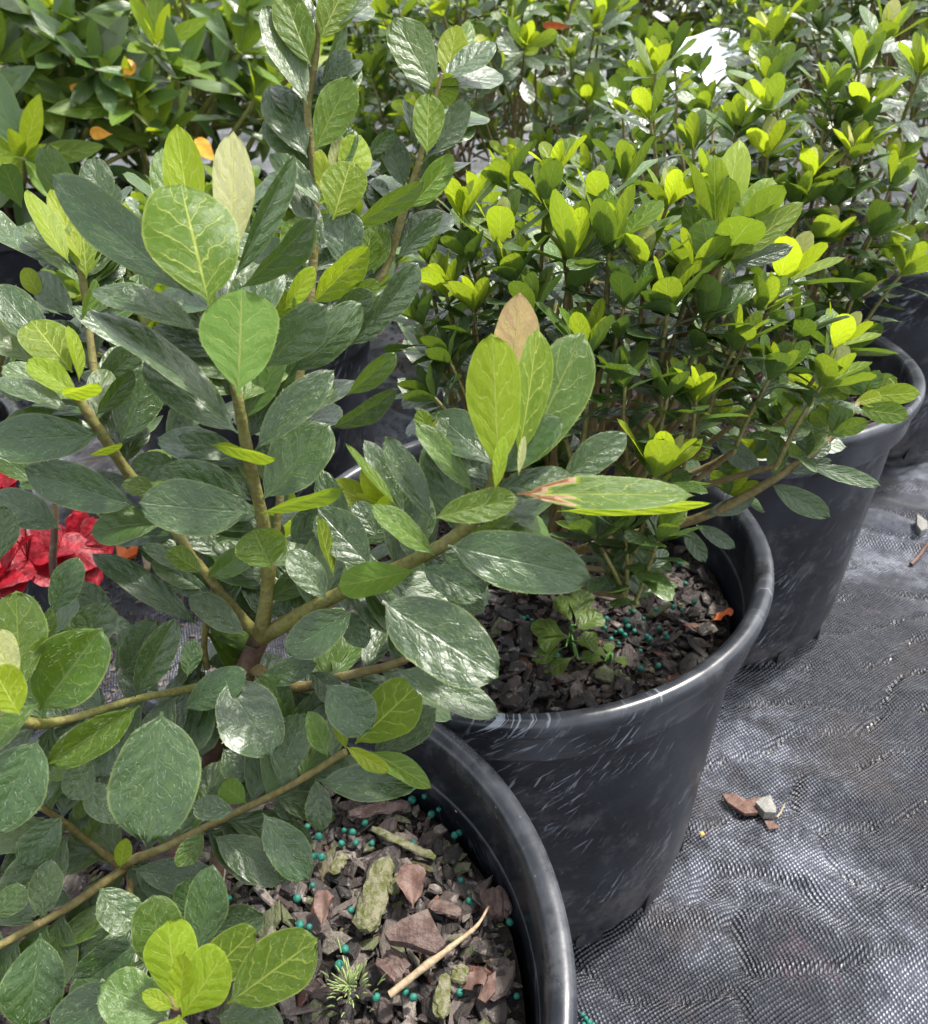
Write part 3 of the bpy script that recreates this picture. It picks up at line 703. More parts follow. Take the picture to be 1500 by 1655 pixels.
def dome(c, rad, n, seed, front=.0, zmin=-.1, pyoung=(.25, .45, .3), sc=(.85, 1.15), jit=.18, up=.9):
    """shoot tips spread over a dome; returns the shoots"""
    g2 = np.random.default_rng(seed); out = []
    ga = np.pi*(3-5**.5)
    for i in range(n):
        z = 1-(i+.5)/n*(1-zmin); r = math.sqrt(max(0, 1-z*z)); a = i*ga+g2.normal(0, .25)
        d = np.array([r*math.cos(a), r*math.sin(a), z]); k = 1+g2.normal(0, jit*.5)-abs(g2.normal(0, jit))*.6
        p = np.array(c)+d*np.array(rad)*k
        dr = unit(d*.75+[0, 0, up]+g2.normal(0, .22, 3))
        out.append((p, dr, str(g2.choice(['old', 'mid', 'young'], p=pyoung)), g2.uniform(*sc)))
    return out

# ------------------------------------------------------------------ the shrub in the middle pot: shoots where the photograph has them
C2, R2 = np.array([P2[0]+.01, P2[1]+.035, .27]), np.array([.175, .175, .165])
def on_dome(u, v, C, Rr, push=0.):
    r = ray(u, v); o = (CO-C)/Rr; q = r/Rr
    A = q@q; Bq = 2*o@q; Cq = o@o-1; D = Bq*Bq-4*A*Cq
    d = (-Bq-math.sqrt(D))/(2*A) if D > 0 else -Bq/(2*A)
    return CO+r*(d+push)
def px_shoots(lst, C, Rr, unit_len, push=0., seed=0):
    g2 = np.random.default_rng(seed); out = []
    for (u, v, ln, yw, lean) in lst:
        p = on_dome(u, v, C, Rr, push); d = np.linalg.norm((p-CO))*.93
        sc = ln*d/F/unit_len; sc = min(max(sc, .55), 1.6)
        od = unit((p-C)/Rr)
        dr = unit(UPV*.9+RT*math.tan(R_(lean))*.9+np.array([0, -.15, .25])+od*.25+g2.normal(0, .08, 3))
        out.append((p, dr, {0: 'old', 1: 'mid', 2: 'young'}[yw], sc))
    return out
S2 = px_shoots([(745,350,62,2,-10),(808,395,75,1,0),(925,415,92,2,-4),(985,405,95,1,6),(1165,415,118,1,14),(1265,455,80,2,22),(880,330,60,1,0),(1080,330,62,2,5),
    (720,470,62,2,-12),(765,500,55,2,5),(725,580,58,0,-20),(945,575,85,1,-4),(1125,645,60,2,4),(1245,610,62,1,8),(1060,765,88,2,5),(1330,620,66,1,25),
    (1010,490,70,0,0),(1080,500,80,1,0),(860,500,70,0,-10),(1140,520,75,0,10),(1190,560,62,1,15),(1010,620,66,0,-8),(1080,640,60,0,5),
    (900,280,55,2,0),(1010,290,60,1,0),(820,300,52,1,-8),(1140,300,55,1,8),(1225,380,62,0,14),(1290,540,60,0,30),(690,420,55,1,-15),(680,520,50,0,-25),
    (1010,855,48,0,-5),(960,865,44,0,-30),(1065,870,48,0,20),(830,450,66,1,-6),(1040,430,66,1,3),
    (700,640,55,0,-35),(1230,500,60,1,18),(960,330,60,1,-3),(1120,440,70,1,8),(900,620,60,0,-20),(760,420,60,0,-14),(1350,560,60,2,30)], C2, R2, .026)
S2 += [s for s in dome(C2+[0, .02, -.015], (.150, .155, .14), 30, 4, pyoung=(.4, .45, .15), sc=(.75, 1.1)) ]
S2 = [q for q in S2 if not (px(q[0])[0] < 655 and px(q[0])[1] < 780) and px(q[0])[1] < 900 and q[0][2] > .262]
shrub(P2, S2, 'compact azalea with rounded leaves growing in the scratched middle pot', 'azalea', 'potted azalea shrubs', 'azalea', 2, 9, parts=95)

C3, R3 = np.array([P3[0]+.01, P3[1]+.06, .29]), np.array([.19, .19, .19])
S3 = px_shoots([(1240,250,55,2,0),(1240,180,48,2,0),(1310,290,55,2,5),(1380,250,50,2,6),(1400,180,50,2,5),(1390,110,50,1,5),(1290,330,55,1,0),(1325,395,60,2,8),
    (1190,215,50,1,-4),(1050,190,50,2,-5),(1120,240,50,1,-4),(1440,300,48,1,15),(1350,330,50,0,5),(1410,380,52,0,12),(1460,440,52,1,25),(1450,590,60,2,45),
    (1420,665,58,2,40),(1320,540,52,0,8),(1380,480,56,0,15),(1370,570,58,1,25),(1240,330,52,0,0),(1340,150,46,1,0),(1180,290,52,0,-4),(1460,500,54,0,30)], C3, R3, .027)
S3 += dome(C3+[0, .02, 0], (.175, .175, .175), 46, 14, pyoung=(.35, .45, .2), sc=(.65, 1.0))
S3 = [q for q in S3 if not (px(q[0])[0] > 1390 and px(q[0])[1] > 440 and px(q[0])[1] != 590)]
shrub(P3, S3, 'dense azalea with yellow green tips in the third pot of the front row', 'azalea', 'potted azalea shrubs', 'azalea', 3, 9, parts=90)

def row_shrub(pc, label, kind, n, seed, rad, zc, py=(.35, .4, .25), parts=0, up=.9, sc=(.85, 1.15), name='azalea_shrub', base_z=.19, cat='azalea', stem_age=.25, trunk_r=.004, zmin=-.1, group='potted azalea shrubs', twig_r=.0012):
    C = np.array([pc[0], pc[1], zc]); return shrub(pc, dome(C, rad, n, seed, pyoung=py, up=up, sc=sc, zmin=zmin), label, cat, group, kind, seed, 8, parts=parts, base_z=base_z, name=name, stem_age=stem_age, trunk_r=trunk_r, twig_r=twig_r)
row_shrub((.50, .93), 'azalea in the pot cut by the right edge, silvery leaves', 'azalea', 80, 31, (.19, .19, .18), .35, (.55, .3, .15), parts=40, zmin=.1, sc=(.65, 1.0))
row_shrub((-.215, .80), 'azalea behind the tall front shoots, over the cloth gap', 'azalea', 60, 32, (.16, .15, .08), .25, (.3, .5, .2), parts=40)
for pc, lab, sd_, py, zc in (((.10, 1.12), 'bright azalea in upper middle with upright green tips', 33, (.2, .45, .35), .31), ((.02, 1.52), 'azalea at the top edge left of the white label sheet', 34, (.25, .45, .3), .33),
                         ((.62, 1.42), 'dark small leaved shrub right of the white label sheet', 35, (.6, .3, .1), .33), ((.86, 1.15), 'small leaved shrub cut by the right edge near the top', 36, (.6, .3, .1), .35),
                         ((.98, 1.70), 'dark shrub in the top right corner', 37, (.7, .2, .1), .34)):
    sm = 'small' if pc[0] > .5 else 'azalea'
    row_shrub(pc, lab, sm, 130 if sm == 'small' else 85, sd_, (.20, .20, .20), zc, py, sc=(.75, 1.15), zmin=-.3)
for pc, lab, sd_ in (((-.66, 1.30), 'long leaved shrub with yellow green radiating stems, upper left', 41), ((-1.02, 1.42), 'long leaved shrub cut by the left edge near the top', 42),
                     ((-.43, 1.42), 'long leaved shrub behind the tallest front shoot', 43), ((-.62, 1.85), 'long leaved shrub at the top edge, second from the left', 44),
                     ((-.20, 1.90), 'long leaved shrub at the top edge above the pale folded leaf', 45), ((-1.20, 1.90), 'long leaved shrub in the top left corner', 46)):
    row_shrub(pc, lab, 'long', 50, sd_, (.24, .24, .20), .34, sc=(1.35, 1.9), py= (.3, .45, .25), name='long_leaved_shrub', cat='shrub', stem_age=1.5, group='long leaved shrubs in the back rows', up=.45, zmin=-.15, twig_r=.0024)
for k, (x, y, kd, lab) in enumerate([(-1.5, 2.6, 'long', 'farthest shrub at the top left edge'), (-.75, 2.5, 'long', 'distant shrub at the top, left of the tall shoot'), (.0, 2.45, 'long', 'distant leafy shrub at the top centre'),
                       (.35, 2.0, 'azalea', 'distant azalea behind the white label sheet'), (.75, 2.3, 'small', 'distant shrub with violet flowers at the top edge'), (1.3, 2.3, 'small', 'distant dark shrub at the top right edge'), (1.75, 3.0, 'small', 'farthest shrub at the top right')]):
    row_shrub((x, y), lab, kd, 70 if kd == 'long' else 130, 60+k, (.33, .30, .27), .36, (.35, .45, .2), sc=(1.1, 1.6), name='azalea_shrub' if kd != 'long' else 'long_leaved_shrub', cat='shrub', group='distant potted shrubs', zmin=-.2)
far = MB(); g2 = np.random.default_rng(77)
for k in range(520):
    x = g2.uniform(-4.5, 5.5); y = g2.uniform(3.3, 6.0); z = g2.uniform(.12, .60)
    kd = 'long' if x < .5 else 'azalea'; fl = SH[kd, str(g2.choice(['old', 'mid', 'young'])), int(g2.integers(0, 4))][0]
    merge_flat(far, fl, frame(np.array([x, y, z]), unit([g2.normal(0, .5), g2.normal(0, .5), 1]), g2.uniform(0, 6), 2.6), g2.random())
o = far.build('distant_foliage', [LEAF2, STEM]); tag(o, 'mass of far off nursery foliage along the top edge', 'foliage', kind='stuff')

# ------------------------------------------------------------------ the nearest azalea: every leaf where the photograph has it
# branches: points (u, v, depth) and pixel thickness
root1 = empty('azalea_shrub', (P1[0], P1[1], SOILZ), 'large foreground azalea with hairy dark leaves, filling the left half', 'azalea', 'potted azalea shrubs')
B1 = np.array([P1[0], P1[1], SOILZ])
TB = np.array([P1[0]-.006, P1[1]+.0, SOILZ-.006])
BRL = []
def branch(pts, th, age, name='branch', sides=10):
    P = [at(*q) if len(q) == 3 and q[2] is not None and not isinstance(q, np.ndarray) else np.asarray(q) for q in pts]
    r = [t*.44*np.linalg.norm((p-CO)@FW)/F for t, p in zip(th, P)]
    if name == 'branch': BRL.append((P, .12, 1))
    mb = MB(); tube(mb, P, r, sides, 8, age=age, rg=random.Random(len(pts)+int(th[0])), knob=.14)
    return mb.build(name, STEM, root1, offset=B1)
DF = .285
branch([TB, (285, 1420, .305), (330, 1250, .300), (365, 1150, .294), (420, 1030, DF)], [40, 40, 42, 38, 36], 0., 'trunk', 12)
branch([TB+np.array([.004, .004, 0]), (370, 1260, .315), (392, 1130, .305), (412, 1060, .292)], [30, 28, 26, 24], .05, 'trunk', 10)
branch([(420, 1035, DF), (432, 950, .272), (428, 860, .258), (405, 755, .245), (383, 640, .230), (365, 560, .230), (345, 492, .225)], [30, 24, 23, 23, 20, 18, 18], .8)
branch([(418, 1030, DF), (350, 950, .278), (300, 880, .272), (215, 775, .262), (160, 695, .250), (125, 640, .245)], [22, 19, 17, 20, 20, 17], .75)
branch([(210, 770, .262), (160, 640, .275), (138, 480, .275), (128, 420, .272)], [16, 14, 14, 13], .7)
branch([(425, 1030, DF), (500, 985, .270), (590, 940, .255), (680, 900, .242), (745, 860, .232), (790, 800, .224), (803, 748, .213)], [30, 28, 26, 24, 28, 26, 18], .8)
branch([(408, 1080, .288), (480, 1110, .285), (560, 1092, .275), (640, 1072, .262), (700, 1040, .255)], [26, 20, 18, 16, 12], .6)
branch([(400, 1085, .290), (320, 1110, .280), (220, 1130, .262), (120, 1160, .245), (60, 1170, .232), (2, 1150, .222)], [20, 15, 13, 15, 22, 15], .85)
branch([(432, 1000, .283), (465, 700, .272), (490, 580, .270), (505, 440, .268), (510, 300, .262), (497, 180, .256), (510, 90, .250), (520, -20, .245)], [14, 16, 15, 16, 16, 15, 13, 11], .7)
branch([(505, 520, .275), (590, 470, .278), (625, 430, .280), (650, 350, .275), (675, 270, .270), (700, 170, .265), (715, 120, .262)], [13, 13, 14, 15, 13, 10, 8], .7)
branch([(255, 1420, .300), (200, 1400, .285), (270, 1368, .272), (350, 1328, .266), (440, 1285, .262), (500, 1252, .258), (558, 1215, .252)], [22, 20, 15, 14, 13, 13, 14], .65)
branch([(205, 1400, .285), (120, 1460, .270), (50, 1500, .258), (-30, 1545, .250)], [18, 15, 15, 15], .65)
branch([(195, 1400, .285), (150, 1365, .278), (105, 1330, .268), (60, 1300, .26)], [15, 13, 13, 10], .65)
branch([(210, 1405, .287), (215, 1480, .272), (250, 1560, .250), (286, 1628, .228)], [14, 12, 12, 14], .6)
branch([(395, 1100, .30), (450, 1200, .285), (480, 1170, .270)], [12, 10, 8], .3)
branch([(340, 960, .28), (330, 1040, .285), (335, 1080, .29)], [14, 12, 12], .7)

rh = np.random.default_rng(99)
# (base u, v, tip u, v, apparent width px, depth, tip depth change in leaf lengths, roll deg, age, fold, curl, [shape])
LV = [
# rosette at the top left
(338,492,293,296,160,.208,.00,6,.54,.10,-.04,'r'),(374,420,377,216,66,.222,.1,5,1.22,.12,.06,'e'),(312,400,290,212,66,.224,.1,-15,.86,.2,.03,'e'),
(285,400,262,240,54,.230,.1,-10,.35,.2,0,'e'),(312,478,76,280,86,.218,-.1,-12,.0,.15,-.10,'e'),(378,452,470,252,42,.216,.1,52,.12,.5,-.05,'e'),
(385,468,518,368,34,.212,0,58,.05,.4,-.1,'e'),(385,640,390,463,130,.205,.10,-4,.42,.14,.06,'R'),(325,538,150,445,52,.214,-.1,48,.04,.4,-.1,'e'),
(366,668,155,488,58,.216,-.1,40,.02,.35,-.12,'e'),(385,700,233,577,76,.222,-.1,15,.02,.15,-.1,'e'),(412,728,530,592,58,.226,-.1,-20,.04,.3,-.15,'e'),
(425,595,526,497,76,.228,-.2,15,.0,.1,-.15,'e'),(470,602,602,512,66,.240,-.2,20,.0,-.2,-.35,'r'),(405,690,472,560,58,.242,.1,0,.05,.2,0,'e'),
(535,692,648,645,38,.250,-.1,40,.08,.3,-.1,'e'),(424,808,528,685,92,.240,.0,-15,.06,.15,-.05,'e'),(340,718,448,735,30,.226,-.2,55,.5,.3,0,'e'),
(418,830,553,792,20,.226,-.2,62,.4,.3,0,'e'),(402,828,226,815,92,.222,-.3,-10,.02,.06,-.10,'o'),(406,808,258,760,74,.232,-.3,-8,.0,.1,-.1,'e'),
(290,750,212,756,52,.250,-.2,0,.0,.1,-.1,'e'),(385,765,270,685,64,.246,-.1,15,.0,.1,-.1,'e'),
# tall shoot at the top
(503,108,458,-12,62,.245,.1,-5,.5,.2,0,'e'),(497,168,428,20,56,.246,.1,25,.2,.4,0,'e'),(517,64,562,-30,62,.246,.1,10,.62,.2,0,'e'),
(520,135,566,30,26,.252,.1,50,.3,.4,0,'e'),(522,140,566,84,42,.254,-.3,0,.0,.1,-.2,'e'),(508,245,562,128,62,.250,.0,10,.42,.2,.03,'e'),
(497,255,430,124,66,.256,.0,0,.0,.1,-.12,'e'),(522,335,440,238,34,.254,.0,45,.2,.4,-.1,'e'),(535,282,551,217,25,.262,.1,20,1.2,.2,0,'e'),
(560,300,585,213,58,.264,.0,5,.9,.15,0,'e'),(524,318,517,243,28,.255,.1,10,.98,.3,0,'e'),(538,355,568,260,74,.248,.0,0,.66,.12,.03,'r'),
(553,435,558,343,66,.252,.0,0,.08,.15,.03,'r'),(492,432,475,350,62,.254,.0,-10,.45,.15,0,'r'),(520,405,470,288,42,.258,.0,35,.04,.4,-.05,'e'),
(505,492,594,398,60,.250,.0,30,.6,.3,0,'e'),(460,502,508,432,34,.238,.0,15,1.0,.2,.03,'e'),(438,515,472,474,42,.240,-.2,10,.55,.2,0,'r'),
(528,522,602,474,48,.252,-.1,10,.15,.2,-.1,'r'),(545,484,614,463,32,.256,-.1,20,.5,.2,-.1,'r'),(600,528,680,428,50,.262,.0,30,.05,.3,-.05,'e'),
(590,445,600,370,50,.270,.0,0,.5,.15,0,'e'),(565,560,640,480,44,.270,0,30,.05,.3,-.1,'e'),(560,640,640,572,34,.268,-.1,40,.3,.3,-.1,'e'),
# second tall shoot
(690,250,693,155,52,.262,.1,0,.55,.12,.03,'r'),(722,128,738,44,50,.270,.1,0,1.08,.12,.03,'e'),(697,135,670,54,30,.268,.1,15,.97,.3,0,'e'),
(688,162,740,132,46,.266,-.1,10,.5,.2,0,'r'),(705,252,753,163,42,.268,.0,15,.15,.2,0,'e'),(674,242,656,160,22,.27,.1,45,.2,.4,0,'e'),
(655,305,627,213,46,.275,.0,0,.0,.1,-.1,'e'),(660,338,746,250,46,.268,.0,15,.5,.25,0,'e'),(595,250,641,212,28,.27,-.1,10,.0,.2,-.1,'e'),
(562,372,686,298,34,.262,.0,45,.35,.3,0,'e'),(604,442,611,362,50,.272,.1,0,.42,.15,0,'e'),(640,418,726,343,38,.266,-.1,15,.0,.1,-.2,'e'),
(625,362,603,280,40,.278,.0,0,.0,.15,-.1,'e'),(735,110,770,30,34,.274,.1,20,.4,.3,0,'e'),(640,385,590,300,34,.285,0,20,.2,.2,0,'e'),
# left shoots
(112,425,44,313,42,.262,.1,20,.75,.25,0,'e'),(132,425,82,308,36,.266,.1,20,.95,.2,0,'e'),(140,450,132,345,56,.268,.1,0,.68,.2,0,'e'),
(160,350,153,256,54,.272,.1,0,.12,.15,.03,'e'),(150,432,192,362,20,.27,.1,50,.0,.2,0,'e'),(130,458,62,398,20,.265,.0,50,.3,.3,0,'e'),
(120,512,42,430,52,.27,.0,0,.02,.15,-.08,'e'),(66,482,40,434,30,.272,.1,0,1.0,.2,0,'e'),(92,572,-18,452,64,.262,-.1,0,.0,.1,-.1,'e'),
(130,535,155,452,22,.262,.1,45,.35,.4,0,'e'),(117,602,45,508,78,.246,.0,-5,.68,.12,.04,'r'),(127,642,46,578,44,.238,-.1,25,.85,.25,0,'r'),
(100,640,158,620,36,.236,-.2,40,.6,.3,0,'r'),(128,618,122,525,20,.244,.0,55,.8,.3,0,'e'),(115,668,-15,600,38,.236,-.1,48,.04,.35,-.1,'e'),
(196,716,246,592,76,.256,.0,0,.12,.12,-.05,'e'),(155,672,216,602,32,.246,-.1,35,.05,.35,-.1,'e'),(160,622,222,568,52,.262,-.2,0,.0,.1,-.1,'r'),
(228,578,118,490,32,.264,-.1,35,.06,.3,-.1,'e'),(164,702,-22,714,80,.240,-.2,-15,.0,.1,-.08,'r'),(224,818,27,762,78,.246,-.2,-15,.02,.2,-.08,'e'),
(252,792,198,783,38,.238,-.1,30,.45,.3,0,'r'),(143,737,196,715,14,.238,-.1,60,.5,.3,0,'e'),(98,855,-20,795,64,.262,-.1,0,.12,.2,-.05,'e'),
(0,905,8,818,50,.25,0,0,.1,.1,0,'e'),(60,780,-20,720,44,.275,0,0,.3,.2,0,'e'),(245,600,205,540,36,.275,0,0,.3,.2,0,'e'),
# centre, around the fork
(438,918,410,856,84,.240,-.25,0,.42,.2,-.05,'r'),(528,970,470,888,54,.236,.0,10,.06,.25,-.05,'e'),(601,918,514,822,74,.244,.0,0,.05,.15,-.05,'e'),
(540,932,508,838,22,.242,.0,55,.6,.3,0,'e'),(673,922,548,948,58,.228,-.1,-20,.48,.12,-.05,'R'),(325,928,230,878,32,.262,-.1,25,.12,.4,-.05,'e'),
(327,926,270,888,34,.256,-.1,25,.48,.4,0,'e'),(335,934,410,886,42,.262,-.1,20,.3,.4,0,'e'),(322,1012,152,882,46,.272,-.1,20,.04,.25,-.1,'e'),
(396,1027,308,958,48,.270,-.1,10,.0,.2,-.05,'e'),(345,962,262,930,38,.275,-.1,0,.05,.2,-.05,'e'),(296,1146,393,1088,58,.252,-.2,-5,.02,.1,-.05,'r'),
(366,1100,438,1216,106,.250,-.3,0,.03,.08,-.06,'o'),(572,985,462,1056,70,.250,-.2,-8,.06,.15,-.1,'e'),(558,985,590,1046,44,.262,-.2,0,.0,.1,-.1,'e'),
(415,1102,508,1072,42,.272,-.1,0,.02,.2,-.1,'e'),(303,1094,312,1034,34,.258,.1,0,.15,.1,0,'r'),(218,1126,283,1004,58,.254,.0,10,.08,.3,0,'e'),
(200,1092,252,1002,62,.264,.0,0,.05,.1,0,'e'),(120,1062,172,978,68,.256,.0,0,.08,.15,0,'r'),(64,1148,160,1020,112,.230,.0,-10,.36,.85,0,'r'),
(226,1140,79,1232,62,.232,-.3,-20,.42,.45,-.05,'e'),(262,1150,240,1363,142,.222,-.15,0,.03,.12,-.05,'o'),(62,1195,-22,1352,104,.214,-.2,0,.12,.12,-.05,'o'),
(35,1118,22,958,80,.218,.05,15,.35,.15,.05,'r'),(20,1108,-8,1018,52,.212,.05,0,1.2,.15,.05,'r'),(32,1156,-14,1078,66,.205,-.1,0,.96,.15,.05,'r'),
(62,1136,-18,1205,34,.212,-.1,45,.35,.3,0,'e'),(84,992,126,903,50,.252,.0,0,.03,.2,-.05,'e'),(60,1078,88,985,26,.245,0,45,.3,.4,0,'e'),
(78,1072,122,1018,40,.26,-.1,0,.0,.1,0,'r'),(355,900,300,850,40,.275,0,10,.05,.2,0,'e'),(470,1010,430,930,44,.285,0,0,.04,.2,0,'e'),
(350,1000,375,920,40,.29,0,0,.06,.2,0,'e'),(180,1010,130,940,44,.28,0,0,.04,.2,0,'e'),(500,1085,560,1135,44,.275,-.1,0,.05,.2,0,'e'),
# right hand rosette
(806,765,795,545,92,.206,.02,0,.88,.16,.05,'E'),(826,620,840,476,76,.222,.05,0,1.42,.12,.06,'p'),(836,745,878,531,56,.212,.05,22,.60,.35,.02,'e'),
(834,768,945,538,108,.218,.05,8,.38,.14,-.02,'e'),(800,792,815,705,24,.204,0,15,.9,.4,0,'e'),(838,768,848,705,13,.206,0,15,1.2,.4,0,'e'),
(905,778,1012,700,56,.228,-.1,-10,.14,.2,-.1,'e'),(836,798,1117,797,64,.208,-.1,-30,.46,.18,-.06,'e'),(900,826,1148,818,22,.214,-.1,55,.62,.2,-.03,'e'),
(700,838,834,803,52,.206,-.1,-25,.44,.25,-.1,'r'),(766,797,672,688,40,.218,.0,30,.3,.4,0,'e'),(700,842,622,710,44,.222,.0,20,.06,.4,-.03,'e'),
(655,835,590,713,32,.226,.0,35,.08,.4,-.03,'e'),(642,818,556,722,19,.218,.0,58,.55,.3,0,'e'),(746,842,690,718,62,.228,.0,0,.15,.2,0,'e'),
(776,748,722,658,48,.222,.0,0,.03,.4,-.2,'e'),(702,898,603,815,44,.218,-.1,25,.45,.3,0,'e'),(724,882,956,930,100,.212,-.15,-8,.05,.10,-.06,'o'),
(618,972,802,1092,120,.214,-.15,0,.05,.12,-.06,'o'),(640,1080,805,1152,62,.236,-.2,-25,.1,.3,-.05,'e'),(680,915,777,966,54,.226,-.2,0,.02,.1,-.1,'e'),
(715,955,783,985,42,.236,-.2,0,.1,.2,0,'e'),(748,872,834,840,28,.218,-.1,30,.3,.3,0,'e'),(690,725,736,664,32,.238,.0,0,1.0,.2,0,'e'),
(690,705,680,662,30,.24,.0,0,.5,.2,0,'e'),(610,868,575,812,38,.25,.0,0,.0,.1,0,'r'),(585,880,640,830,44,.262,.0,0,.06,.1,0,'e'),(560,900,520,760,50,.265,.0,0,.06,.2,0,'e'),
(620,960,560,880,50,.262,0,0,.05,.2,0,'e'),(470,880,520,820,50,.272,0,0,.1,.2,0,'e'),
# lower right sprig
(574,1202,674,1108,88,.250,.0,0,.62,.12,0,'r'),(528,1106,596,1182,78,.242,-.2,0,.03,.1,-.15,'r'),(530,1224,500,1150,40,.246,.0,15,.35,.3,0,'e'),
(600,1222,703,1146,62,.262,.0,0,.06,.15,-.05,'e'),(558,1206,629,1246,26,.238,-.2,15,1.0,.3,0,'e'),(598,1214,698,1266,42,.242,-.2,-20,.5,.25,-.03,'e'),
(514,1262,673,1266,64,.246,-.2,-15,.06,.2,-.05,'e'),(510,1258,520,1347,44,.256,-.2,0,.12,.2,-.05,'e'),(450,1266,492,1153,56,.254,.0,0,.04,.15,0,'e'),
(424,1314,498,1422,66,.254,-.2,0,.08,.12,-.05,'e'),(344,1350,464,1422,64,.260,-.2,0,.04,.12,-.05,'e'),(436,1300,505,1312,42,.266,-.1,0,.05,.1,0,'e'),
(560,1212,540,1150,22,.245,0,30,.8,.3,0,'e'),(470,1200,520,1120,44,.275,0,0,.15,.2,0,'e'),(640,1180,700,1110,40,.27,0,0,.1,.2,0,'e'),
# lower left
(380,1310,312,1304,40,.252,-.1,0,.05,.1,0,'r'),(398,1298,358,1268,42,.254,-.1,0,.5,.3,0,'R'),(330,1345,289,1397,38,.256,-.1,0,.3,.1,0,'e'),
(132,1266,198,1322,56,.258,-.1,0,.06,.1,0,'e'),(102,1318,34,1396,58,.256,-.1,0,.02,.1,0,'e'),(112,1350,8,1482,92,.262,-.1,0,.12,.15,0,'e'),
(66,1486,80,1394,52,.248,.0,0,.1,.15,0,'e'),(-8,1484,38,1434,46,.240,.0,0,.2,.1,0,'r'),(160,1434,216,1502,64,.256,-.1,0,.2,.12,0,'r'),
(214,1404,363,1430,58,.274,-.1,0,.0,.1,0,'e'),(194,1402,203,1356,28,.268,.0,0,.75,.3,0,'e'),(66,1508,44,1668,100,.240,-.15,0,.12,.15,-.03,'e'),
(226,1520,118,1602,72,.256,-.1,0,.12,.1,0,'e'),(202,1590,88,1680,92,.244,-.2,0,.03,.1,-.05,'e'),(202,1482,130,1582,62,.268,-.1,0,.0,.1,0,'e'),
(300,1300,330,1240,44,.28,0,0,.1,.1,0,'e'),(150,1230,110,1290,54,.25,-.1,0,.12,.1,0,'e'),(190,1330,150,1250,44,.275,0,0,.1,.1,0,'e'),(360,1210,400,1260,50,.27,-.1,0,.08,.1,0,'e'),
(60,1260,130,1215,50,.262,-.1,0,.35,.1,0,'e'),(0,1420,60,1370,50,.27,-.1,0,.05,.1,0,'e'),
# bright rosette at the bottom
(285,1622,271,1492,86,.214,-.05,0,.88,.12,.10,'R'),(290,1622,300,1536,44,.205,-.1,0,.98,.25,.10,'e'),(280,1630,230,1604,28,.204,-.2,0,.97,.3,0,'e'),
(292,1648,358,1548,88,.208,-.1,0,.92,.12,.08,'R'),(262,1575,247,1449,80,.226,.0,0,.32,.15,0,'r'),(272,1642,163,1594,86,.218,-.1,0,.3,.12,-.03,'r'),
(310,1602,412,1502,72,.224,.0,0,.5,.12,0,'r'),(368,1622,508,1520,102,.220,-.05,0,.46,.12,-.03,'r'),(290,1640,268,1720,92,.202,-.3,0,.88,.12,0,'r'),
(350,1642,455,1664,72,.228,-.2,0,.15,.12,0,'e'),(320,1542,343,1406,70,.242,.0,0,.1,.2,0,'e'),(300,1482,306,1418,46,.255,.0,0,.1,.15,0,'e'),
(340,1512,428,1476,62,.246,-.1,0,.05,.15,0,'e'),(288,1630,284,1600,10,.200,0,0,1.0,.3,0,'e'),
]
SHP = {'o': (.52, .48), 'e': (.76, .60), 'r': (.70, .48), 'R': (.86, .48), 'E': (.70, .48), 'p': (.62, .66)}
items = []
for k, L_ in enumerate(LV):
    u0, v0, u1, v1, wp, d0, dd, roll, age, fold, curl, sh = L_
    B = at(u0, v0, d0); T0 = at(u1, v1, d0); Ls = np.linalg.norm(T0-B); d1 = d0+dd*Ls; T1 = at(u1, v1, d1)
    L3 = T1-B; ln = np.linalg.norm(L3); ax = L3/ln
    view = unit(CO-(B+T1)/2); nrm = unit(view-ax*(view@ax))
    if sh == 'R' or (sh == 'E') or sh == 'p': nrm_top = -nrm; fl = -1
    else: nrm_top = nrm; fl = 1
    roll = roll+rh.normal(0, 5); wd = wp*(d0+d1)/2/F/max(.35, math.cos(R_(roll)))
    wd *= .98; fold = fold*1.25+.08*rh.random() if fold > 0 else fold; curl += rh.normal(-.02, .07)
    a_, b_ = SHP[sh]
    hair = 0
    if age < .5: hair = int(min(130, 30+ln*wd*1.2e5))
    items.append((ln*wd, dict(B=B, ax=ax, nrm=nrm_top, L=ln*1.0, Wd=wd, fold=fold, curl=curl*(1 if fl > 0 else 1), age=age, rnd=float(rh.random()), a=a_, b=b_, nu=16, nv=8, wave=.03, twist=rh.normal(0, .32), hair=hair, rh=rh, roll=R_(roll))))
order = np.argsort([-a for a, _ in items])
rest = MB(); LAB = {}
brown = None
for rank, i in enumerate(order):
    kw = items[i][1]
    if rank < 98:
        mb = MB(); leaf(mb, **kw); rust = LV[i][:2] == (836, 798)
        if rust:      # its base has withered
            uv_ = mb.uv[0]; wth = .24+.10*np.sin(uv_[:, 1]*9+1)+.05*np.sin(uv_[:, 1]*23); mb.age[0] = np.where(uv_[:, 0] < wth, 2.0, mb.age[0])
        o = mb.build('leaf', [LEAF, HAIR], root1, offset=B1)
        if rust: o['label'] = 'long pale green leaf with withered rust red base'
    else: leaf(rest, **kw)
